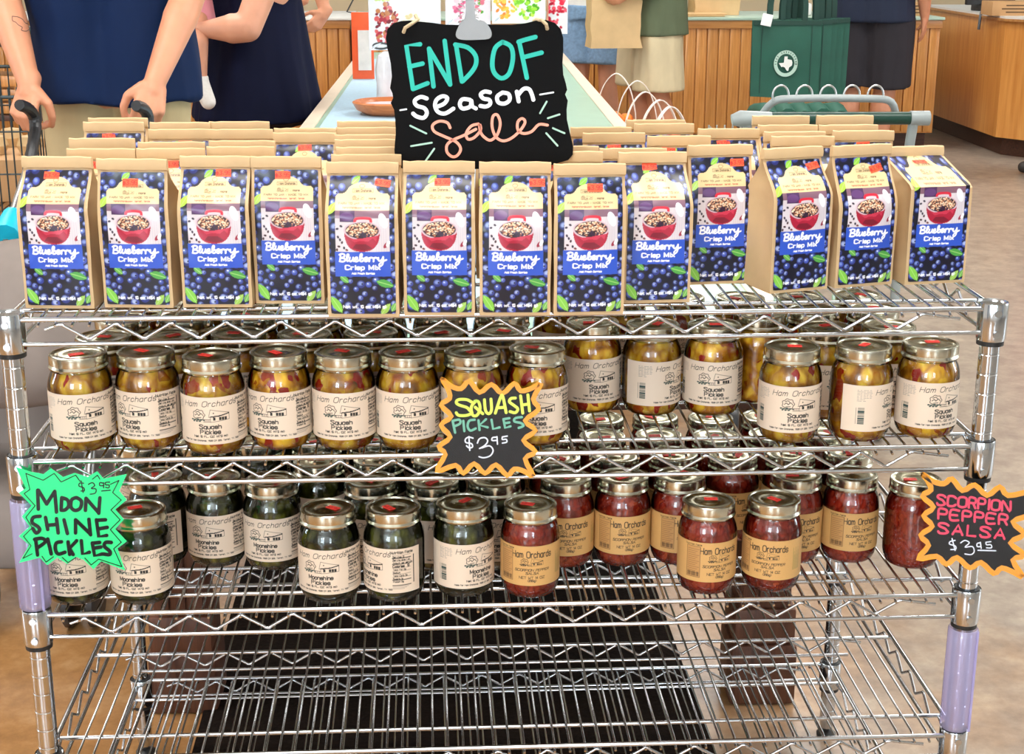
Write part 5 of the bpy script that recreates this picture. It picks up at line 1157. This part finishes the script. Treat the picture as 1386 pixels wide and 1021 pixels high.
def bake(name, caps, voxel, m, smooth=5, cuts=(), folds=0, seed=0):
    mb = MB()
    for c in caps: capsule(mb, *c[:4], flat=(len(c) > 4 and c[4] == 'f'), sy=(c[5] if len(c) > 5 else 1.0))
    me = mb.mesh(name+'_tmp', m, 0); o = bpy.data.objects.new('tmp', me); COL.objects.link(o)
    md = o.modifiers.new('r', 'REMESH'); md.mode = 'VOXEL'; md.voxel_size = voxel; md.use_smooth_shade = True
    s_ = o.modifiers.new('s', 'SMOOTH'); s_.factor = .6; s_.iterations = smooth
    dg = bpy.context.evaluated_depsgraph_get(); dg.update(); out = bpy.data.meshes.new_from_object(o.evaluated_get(dg)); out.name = name
    bpy.data.objects.remove(o); bpy.data.meshes.remove(me)
    bm = bmesh.new(); bm.from_mesh(out)
    for co, no in cuts: bmesh.ops.bisect_plane(bm, geom=bm.verts[:]+bm.edges[:]+bm.faces[:], plane_co=co, plane_no=no, clear_outer=True)
    if folds:
        r = random.Random(seed); W_ = [(r.uniform(15, 34), r.uniform(-14, 14), r.uniform(0, 6), r.uniform(15, 30)) for _ in range(4)]
        for v in bm.verts:
            x, y, z = v.co; d = sum(math.sin(a*x+b*z+p+c*y) for a, b, p, c in W_)/4; v.co += v.normal*folds*d
    bm.to_mesh(out); bm.free(); out.polygons.foreach_set('use_smooth', [True]*len(out.polygons)); out.materials.clear(); out.materials.append(m); return out
def ik(S, T, a, b, hint):
    S, T, hint = Vector(S), Vector(T), Vector(hint); d = T-S; D = min(d.length, (a+b)*.995); u = d.normalized(); x = (a*a-b*b+D*D)/(2*D); h = math.sqrt(max(0, a*a-x*x))
    w = hint-u*hint.dot(u); w.normalize(); return S+u*x+w*h, S+u*D
def hand_caps(W_, fdir, pn, side, curl=(.5, .6, .5), s=1.0, spread=.0):
    W_, f, p = Vector(W_), Vector(fdir).normalized(), Vector(pn).normalized(); p = (p-f*p.dot(f)).normalized(); ac = f.cross(p).normalized()*side; C = []
    C.append((W_-f*.02*s, W_+f*.02*s, .026*s, .024*s))
    for k, (o, L_, fl) in enumerate([(.031, .078, .070), (.010, .084, .078), (-.011, .080, .072), (-.030, .070, .056)]):
        r = (.0105, .0105, .010, .009)[k]*s; kn = W_+f*L_*s+ac*o*s; C.append((W_+f*.012*s+ac*o*.6*s, kn, .015*s, .0118*s)); ang = 0; q = kn; d = f
        for j, (seg, cu) in enumerate(zip((.48, .30, .22), curl)):
            ang += cu; d = (f*math.cos(ang)+p*math.sin(ang)); q2 = q+d*seg*fl*s+ac*o*spread*s; C.append((q, q2, r*(1-.08*j), r*(.94-.10*j))); q = q2
    t0 = W_+f*.018*s+ac*.026*s; t1 = t0+(f*.55+ac*.62+p*.35).normalized()*.042*s; t2 = t1+(f*.75+ac*.1+p*.6).normalized()*.032*s; t3 = t2+(f*.7-ac*.35+p*.65).normalized()*.024*s
    C += [(t0, t1, .016*s, .0125*s), (t1, t2, .0120*s, .0108*s), (t2, t3, .0105*s, .0085*s)]
    return C
def person(label, x, y, rz, H=1.75, heavy=1.0, hands={}, vox=.008, sk=None, legs=((0, 0), (0, 0)), parts=(), hair='short', shoes=None, lean=0):
    """hands: {side: (wrist, fdir, palm normal, curl, elbow hint)} in world coordinates; legs: foot offsets; parts: (name, fn, material)"""
    sk = sk or skin; t = thing('person', label, 'person', (x, y, 0), rz); k = H/1.8; Minv = Matrix.Translation((x, y, 0)) @ Matrix.Rotation(rz, 4, 'Z'); Minv.invert(); R3 = Minv.to_3x3()
    J = {}; h = heavy; z = lambda v: v*k
    for s_ in (-1, 1):
        fx, fy = legs[0 if s_ < 0 else 1]; J['hip', s_] = Vector((s_*.095*k*h, 0, z(.92))); J['foot', s_] = Vector((s_*.10*k+fx, fy, z(.085))); J['knee', s_] = (J['hip', s_]+J['foot', s_])/2+Vector((0, -.025, z(.01)))
        J['sh', s_] = Vector((s_*.185*k*(1+.3*(h-1)), lean, z(1.46)))
    C = []; arms = {}
    for s_ in (-1, 1):
        hp, kn, ft = J['hip', s_], J['knee', s_], J['foot', s_]; cf = kn.lerp(ft, .3)+Vector((0, .02, 0))
        C += [(hp, kn, .088*k*h, .056*k*h), (kn, cf, .056*k*h, .060*k*h), (cf, ft, .058*k*h, .036*k), (ft, ft+Vector((0, .03, -.04*k)), .038*k, .036*k), (ft+Vector((0, .0, -.045*k)), ft+Vector((0, -.15*k, -.052*k)), .036*k, .028*k)]
        if s_ in hands:
            wr, fd, pn, cu, hint = hands[s_][:5]; wr = Minv @ Vector(wr); e, w2 = ik(J['sh', s_], wr, .30*k, .27*k, R3 @ Vector(hint))
            if len(hands[s_]) > 5: e = Minv @ Vector(hands[s_][5]); w2 = wr
            fd, pn = R3 @ Vector(fd), R3 @ Vector(pn); C += hand_caps(w2, fd, pn, -s_ if s_ else 1, cu, k*.98)
        else:
            w2 = J['sh', s_]+Vector((s_*.10, -.06, -.54*k)); e, w2 = ik(J['sh', s_], w2, .30*k, .27*k, (s_*.6, .8, 0)); C += hand_caps(w2, (0, -.1, -1), (-s_, 0, 0), 1, (.25, .35, .3), k*.98)
        arms[s_] = (J['sh', s_], e, w2); fm = e.lerp(w2, .3)
        C += [(J['sh', s_], e, .052*k*h, .042*k*h), (e, fm, .042*k*h, .045*k*h), (fm, w2, .044*k*h, .027*k)]
    for sx_ in (-.06, .06): C += [((sx_*k*h, 0, z(.96)), (sx_*k*h, 0, z(1.12)), .105*k*h, .098*k*h), ((sx_*k*h, 0, z(1.12)), (sx_*1.3*k, lean, z(1.34)), .100*k*h, .112*k)]
    C += [((-.13*k, lean, z(1.45)), (.13*k, lean, z(1.45)), .058*k, .058*k), ((0, lean, z(1.46)), (0, lean-.01, z(1.60)), .056*k, .052*k)]
    hc = Vector((0, lean-.02, z(1.70))); C += [(hc+Vector((0, .012, .03*k)), hc+Vector((0, .0, .0)), .088*k, .080*k), (hc, hc+Vector((0, -.028*k, -.075*k)), .076*k, .045*k)]
    C += [(hc+Vector((0, -.085*k, .0)), hc+Vector((0, -.100*k, -.028*k)), .008*k, .014*k)]
    for s_ in (-1, 1): C.append((hc+Vector((s_*.080*k, .0, .01*k)), hc+Vector((s_*.084*k, .008, -.03*k)), .012*k, .010*k))
    body = bake('body', C, vox, sk); link('body', body, t)
    eye = mat('eye', rgb(60, 50, 44), .15)
    for s_ in (-1, 1): mb = MB(); capsule(mb, hc+Vector((s_*.030*k, -.076*k, .004)), hc+Vector((s_*.031*k, -.077*k, .004)), .009*k, .009*k); mb.obj('eye', eye, t)
    mb = MB(); mb.tube([hc+Vector((a*.022*k, -.079*k+.006*abs(a), -.056*k)) for a in (-1, -.5, 0, .5, 1)], [.002, .0045, .005, .0045, .002], 8); mb.obj('mouth', mat('lips', rgb(180, 96, 90), .4), t)
    hcaps = [(hc+Vector((0, .022, .035*k)), hc+Vector((0, .03, .01)), .094*k, .088*k)]
    cuts = [(hc+Vector((0, -.045*k, .03*k)), Vector((0, -1, -.5)))]
    if hair == 'long': hcaps += [(hc+Vector((0, .05, 0)), hc+Vector((0, .07, -.28*k)), .08*k, .06*k)]
    link('hair', bake('hair', hcaps, .01, hair_m, cuts=cuts), t)
    for nm, fn, m, kw in parts: link(nm, bake(nm, fn(J, arms, k, h), kw.get('vox', .010), m, cuts=[(Vector(a), Vector(b)) for a, b in kw.get('cuts', [])], folds=kw.get('folds', .003), seed=kw.get('seed', 1), smooth=kw.get('smooth', 4)), t)
    if shoes:
        for s_ in (-1, 1):
            ft = J['foot', s_]; link('shoe', bake('shoe', [(ft+Vector((0, .035, -.03*k)), ft+Vector((0, -.155*k, -.042*k)), .047*k, .040*k)], .01, shoes, cuts=[(Vector((0, 0, .002)), Vector((0, 0, -1)))]), t)
    return t
def shirt(sl=.8, hem=.90, grow=.022, loose=1.0):
    def f(J, A, k, h):
        C = []
        for sx_ in (-.065, .065): C += [((sx_*k*h*loose, 0, hem*k), (sx_*k*h, 0, 1.10*k), .120*k*h*loose+grow, .104*k*h+grow*1.2, 'f'), ((sx_*k*h, 0, 1.10*k), (sx_*1.25*k, J['sh', 1].y, 1.34*k), .104*k*h+grow*1.2, .114*k+grow), ]
        C += [((-.185*k, J['sh', 1].y, 1.452*k), (.185*k, J['sh', 1].y, 1.452*k), .062*k+grow, .062*k+grow)]
        for s_ in (-1, 1):
            S, E, W_ = A[s_]; q = S.lerp(E, sl); C.append((S+(S-q)*.12, q, .060*k*h+grow, .050*k*h+grow*1.3, 'f'))
        return C
    return f
def trousers(down=1.0, g=.022, w=1.0, top=1.02):
    def f(J, A, k, h):
        C = [((-.06*k*h, 0, .93*k), (-.06*k*h, 0, top*k), .115*k*h+g, .108*k*h+g, 'f'), ((.06*k*h, 0, .93*k), (.06*k*h, 0, top*k), .115*k*h+g, .108*k*h+g, 'f')]
        for s_ in (-1, 1):
            hp, kn, ft = J['hip', s_], J['knee', s_], J['foot', s_]
            if down <= .5: C.append((hp, hp.lerp(kn, down*2), .094*k*h+g, (.088*k*h+g)*w, 'f'))
            else: C += [(hp, kn, .094*k*h+g, .064*k*h+g*w), (kn, kn.lerp(ft, (down-.5)*2), .064*k*h+g*w, .052*k*h+g*w, 'f')]
        return C
    return f
def skirt(z0, r0, top=1.15, r1=.11):
    def f(J, A, k, h):
        C = []
        for a in range(8):
            th = 2*PI*a/8; C.append(((math.cos(th)*r0*.62, math.sin(th)*r0*.55, z0), (math.cos(th)*.05*h, math.sin(th)*.04, top*k), r0*.48, r1*h, 'f'))
        C += [((-.06, 0, top*k), (-.08, J['sh', 1].y, 1.36*k), .12*h, .125), ((.06, 0, top*k), (.08, J['sh', 1].y, 1.36*k), .12*h, .125)]
        return C
    return f
navy = cloth('navy_jersey', rgb(14, 33, 68)); khaki = cloth('khaki_twill', rgb(186, 166, 126)); navy_d = cloth('dark_navy_dress', rgb(10, 15, 42), 1.0); cream_s = cloth('cream_shorts', rgb(222, 206, 170), 1.0)
olive = cloth('olive_shirt', rgb(98, 108, 84)); denim = mat('light_denim', rgb(122, 154, 188), .8, var=.16, scale=60, bmp=.4, bscale=120); char = cloth('charcoal_shorts', rgb(50, 47, 52), .8); pink_c = cloth('pink_cotton', rgb(240, 120, 130)); tan_s = cloth('tan_shirt', rgb(206, 180, 130)); shoe_m = mat('dark_shoe', rgb(50, 46, 44), .5, var=.2); white_c = mat('white_knit', rgb(236, 232, 226), .9, var=.04, scale=120, bmp=.6, bscale=200)
# the man at the stroller
YH = 2.02
wl_, wr_ = at(40, 116, 2.13), at(209, 113, 2.10)
GR = (.95, 1.0, .7)
man = person('man in navy shirt and khaki trousers gripping two stroller handles', -.918, 2.38, 0, 1.84, .97,
    hands={-1: (wl_, (-.15, -.5, -.85), (.35, .75, -.35), GR, (-1, .5, 0)), 1: (wr_, (-.15, -.55, -.8), (-.3, .75, -.5), GR, (1, .6, .1))}, vox=.0045, shoes=shoe_m,
    parts=[('navy_shirt', shirt(.75, .91, .036, 1.03), navy, dict(folds=.013, seed=4)), ('khaki_trousers', trousers(1.0, .012), khaki, dict(folds=.004, seed=6))])
tt = MB(); tp = smooth_poly([(24, 22), (36, 24), (42, 30), (46, 40), (40, 43), (36, 36), (28, 34), (24, 22)], 3); 
# stroller
fabric_g = cloth('stroller_grey', rgb(128, 118, 112), 1.6, 6); teal_pl = mat('turquoise_fabric', rgb(20, 184, 214), .4, var=.05)
so = (-1.03, 1.45, 0); stl = thing('umbrella_stroller', 'folding umbrella stroller with grey fabric and turquoise joints left of the rack', 'stroller', so); O_ = Vector(so)
hA = [at(26, 142, 1.93), at(38, 147, 1.98), at(46, 158, 2.01), at(48, 176, 2.0), at(44, 200, 1.95), at(40, 222, 1.92)]
hB = [at(184, 143, 1.93), at(194, 147, 1.98), at(200, 158, 2.01), at(200, 180, 2.0), at(196, 205, 1.95), at(192, 226, 1.92)]
lowA, lowB = at(17, 292, 1.66), at(150, 300, 1.66)
for H_, lo in ((hA, lowA), (hB, lowB)):
    P_ = smooth_poly([tuple(p-O_) for p in H_], 5); mb = MB(); mb.tube(P_, [.0125]+[.0140+.0008*(i % 2) for i in range(len(P_)-2)]+[.0125], 14); g_ = mb.obj('handle_grip', black_pl, stl, smooth=20)
    MB().tube([H_[-1]-O_, lo-O_], .0105, 12).obj('push_tube', mat('aluminium', (.72, .72, .72), .3, .9), stl)
    d = (lo-H_[-1]).normalized(); MB().tube([lo-O_, lo-O_+d*.11], [.022, .034], 12).obj('joint_cover', teal_pl, stl)
    MB().tube([lo-O_+d*.05, Vector((lo.x, 1.12, .10))-O_], .012, 10).obj('front_leg', steel, stl); MB().tube([lo-O_+d*.10, Vector((lo.x, 1.86, .08))-O_], .012, 10).obj('rear_leg', steel, stl)
    for yy in (1.12, 1.86):
        for dx in (-.025, .025):
            wq = MB(); wq.lathe([(0, -.012), (.055, -.012), (.066, -.006), (.066, .006), (.055, .012), (0, .012)], 20, M=Matrix.Rotation(PI/2, 3, 'Y')); wq.obj('wheel', black_pl, stl, (lo.x+dx-O_.x, yy-O_.y, .066))
cx_ = (lowA.x+lowB.x)/2-O_.x
def sheet(rows, th, name, m, folds=.008):
    mb = MB(); rings = []
    n_ = len(rows[0])
    for k, r in enumerate(rows): rings.append([Vector(p) for p in r]+[Vector(p)+Vector((0, .004, -th)) for p in r[::-1]])
    mb.loft(rings); me = mb.mesh(name, m, 60); o = link(name, me, stl); s_ = o.modifiers.new('s', 'SUBSURF'); s_.levels = 2; s_.render_levels = 2; return o
rows = []
for k in range(6):      # hood: arcs from side to side
    a = -.25+k*.36; rows.append([(cx_+.27*math.cos(b)*-1, .02-.34*math.cos(a)*abs(math.sin(b))-.02, .50+.34*math.sin(a)*math.sin(b)**.7*.8+.01*math.sin(k*3+b*4)) for b in [PI*j/8 for j in range(9)]])
sheet(rows, .01, 'hood', fabric_g)
sheet([[(cx_+x, .22-.10*k/5-.02*math.cos(x*8), .66-.085*k) for x in (-.20, -.12, 0, .12, .20)] for k in range(6)]+[[(cx_+x, .02-.09*k-.02, .25+.01*k) for x in (-.20, -.12, 0, .12, .20)] for k in range(4)]+[[(cx_+x, -.32, .18-.05*k) for x in (-.17, -.1, 0, .1, .17)] for k in range(2)], .02, 'seat', fabric_g)
sheet([[(cx_+x, .05+.10*k, .14-.05*math.sin(PI*k/4)) for x in (-.18, -.1, 0, .1, .18)] for k in range(5)], .012, 'storage_basket', cloth('stroller_dark', rgb(70, 66, 78)))
sheet([[(cx_-.28+.02*math.sin(k), -.22+.09*k, .70-.06*abs(x)*6) for x in (0, .02, .05)] for k in range(6)], .30, 'side_drape', fabric_g)
# woman with a child
wc = at(262, 44, 2.86)
wom = person('woman in a dark navy dress carrying a child on her arm', at(357, 80, 4.6).x-.035, 4.6, -PI/2+.1, 1.72, 1.34, lean=.15, hands={1: (at(268, 40, 4.25), (-1, -.10, -.25), (-.1, .5, .8), (.25, .35, .3), (.3, -.3, -1), at(335, 38, 4.20)), -1: (at(262, 30, 4.55), (-1, 0, .0), (0, -.8, .5), (.3, .4, .3), (.3, 1, -1))}, vox=.006, hair='long', shoes=shoe_m, sk=skin_p,
    parts=[('navy_dress', skirt(.60, .27), navy_d, dict(folds=.016, seed=9, vox=.012))])
ch = thing('person', 'small child in pink dress and white socks held by the woman in navy', 'person', (at(262, 0, 4.40).x-.02, 4.38, 1.02), -.3)
C = [((0, 0, .06), (0, 0, .22), .070, .065), ((0, 0, .22), (0, -.005, .29), .03, .03), ((0, -.01, .36), (0, -.012, .35), .068, .064), ((0, -.07, .345), (0, -.078, .335), .01, .012)]
base = Vector((at(262, 0, 4.40).x-.02, 4.38, 1.02)); RZ = Matrix.Rotation(.3, 3, 'Z')
kn, an, to = [RZ @ (at(u, v, 4.22)-base) for u, v in ((268, 58), (271, 112), (282, 138))]
C += [((.03, 0, .04), kn, .050, .040), (kn, an, .040, .026), (an, to, .026, .022), ((-.04, 0, .04), kn+Vector((-.09, .03, 0)), .05, .04), (kn+Vector((-.09, .03, 0)), an+Vector((-.10, .04, .02)), .04, .026), (an+Vector((-.10, .04, .02)), an+Vector((-.11, 0, -.03)), .026, .022)]
for s_ in (-1, 1): C += [((s_*.06, 0, .22), (s_*.10, -.04, .12), .026, .022), ((s_*.10, -.04, .12), (s_*.06, -.11, .10), .022, .016)]+hand_caps((s_*.06, -.11, .10), (0, -1, 0), (0, 0, -1), 1, (.3, .4, .3), .5)
link('body', bake('body', C, .0055, skin_p), ch); link('pink_dress', bake('pink_dress', [((0, 0, .0), (0, 0, .14), .105, .085, 'f'), ((0, 0, .14), (0, 0, .23), .085, .07)], .008, cloth('pink_dress', rgb(238, 160, 172)), folds=.006), ch)
link('white_sock', bake('white_sock', [(an.lerp(kn, .18), an, .033, .035, 'f'), (an, to, .035, .030)], .006, white_c), ch)
link('hair', bake('hair', [((0, .008, .372), (0, .02, .36), .071, .066)], .008, hair_m, cuts=[(Vector((0, -.03, .36)), Vector((0, -1, -.4)))]), ch)
for s_ in (-1, 1): mb = MB(); capsule(mb, (s_*.024, -.069, .36), (s_*.024, -.070, .36), .007, .007); mb.obj('eye', mat('eye', rgb(60, 50, 44), .15), ch)
# person behind the woman
person('person in a tan shirt holding a paper parcel behind the woman in navy', -.92, 5.7, -PI/2+.5, 1.70, 1.0, hands={1: (at(440, 18, 5.4), (-.6, -.3, -.7), (-.5, .6, .1), (.5, .6, .4), (1, 0, -.3)), -1: (at(425, 22, 5.55), (-.9, 0, -.3), (0, -.8, .2), (.5, .5, .4), (0, 1, -.5))}, vox=.007, shoes=shoe_m,
    parts=[('tan_shirt', shirt(.5, .92, .02), tan_s, {}), ('tan_trousers', trousers(.6, .02), khaki, {})])
# man with the grocery bag
gc = at(883, 60, 6.85); gb = at(833, 58, 6.55)
person('man in olive shirt and cream cargo shorts holding a paper grocery bag', gc.x, 6.85, -PI/2+.15, 1.74, 1.22, hands={1: (gb+Vector((.06, -.02, .26)), (-.9, 0, -.4), (-.1, .8, .2), (.5, .6, .5), (.6, 0, -1)), -1: (gb+Vector((.05, .26, .20)), (-.9, 0, -.3), (0, -.9, .2), (.5, .6, .5), (.6, .4, -1))}, vox=.008, shoes=shoe_m, legs=((0, -.03), (0, .06)),
    parts=[('olive_shirt', shirt(.6, .84, .03, 1.08), olive, dict(folds=.010, seed=3)), ('cargo_shorts', trousers(.47, .030, 1.12), cream_s, dict(folds=.009, seed=5))])
sack('brown paper grocery bag held by the man in the olive shirt', gb.x, gb.y+.10, gb.z-.03, .275, .17, .42, .08, seed=9, name='paper_grocery_bag')
dc = at(806, 60, 7.6)
person('woman in frayed light denim shorts beside the paper grocery bag', dc.x, 7.6, -.5, 1.66, 1.10, vox=.009, hair='long', shoes=shoe_m, sk=skin_p, parts=[('white_top', shirt(.3, .93, .015), cloth('white_top', rgb(226, 224, 220)), {}), ('denim_shorts', trousers(.34, .03, 1.15), denim, dict(folds=.004))])
mc = at(1180, 60, 7.0)
person('shopper in charcoal shorts standing with back turned beside the totes', mc.x, 7.05, PI-.5, 1.76, 1.18, vox=.008, shoes=shoe_m, legs=((.01, -.02), (-.01, .03)), parts=[('dark_shirt', shirt(.7, .89, .036), cloth('ink_shirt', rgb(40, 46, 64)), {}), ('charcoal_shorts', trousers(.49, .030, 1.15), char, dict(folds=.006))])
ec = at(1441, 80, 6.9)
person('shopper in a coral pink top and dark shorts cut off at the right edge', ec.x, 6.9, -PI/2, 1.64, 1.05, vox=.01, hair='long', shoes=shoe_m, parts=[('pink_top', shirt(.9, .86, .03), pink_c, {}), ('dark_shorts', trousers(.49, .03, 1.1), char, {})])

# outline tattoo on the forearm, laid on the skin surface
from mathutils.bvhtree import BVHTree
bpy.context.view_layer.update()
bo = [o for o in COL.objects if o.parent == man and o.name.startswith('body')][0]; mw = man.matrix_world.copy()
bv = BVHTree.FromPolygons([mw @ v.co for v in bo.data.vertices], [tuple(p.vertices) for p in bo.data.polygons])
TP = smooth_poly([(25.5, 22), (33, 23), (39, 26), (43, 31), (48, 33), (49, 38), (45, 42), (38, 41), (39, 37), (34, 34), (30, 30), (26, 28), (25.5, 22)], 4); mb = MB(); run = []
for u, v in TP:
    d = _ray(u-9, v).normalized(); h = bv.ray_cast(CAM, d)
    if h[0] is not None and h[0].y < 3: run.append(mw.inverted() @ (h[0]+h[1]*.0004))
if len(run) > 6: mb.tube(run, .0011, 6); mb.obj('tattoo', mat('tattoo_ink', rgb(120, 92, 80), .6), man)
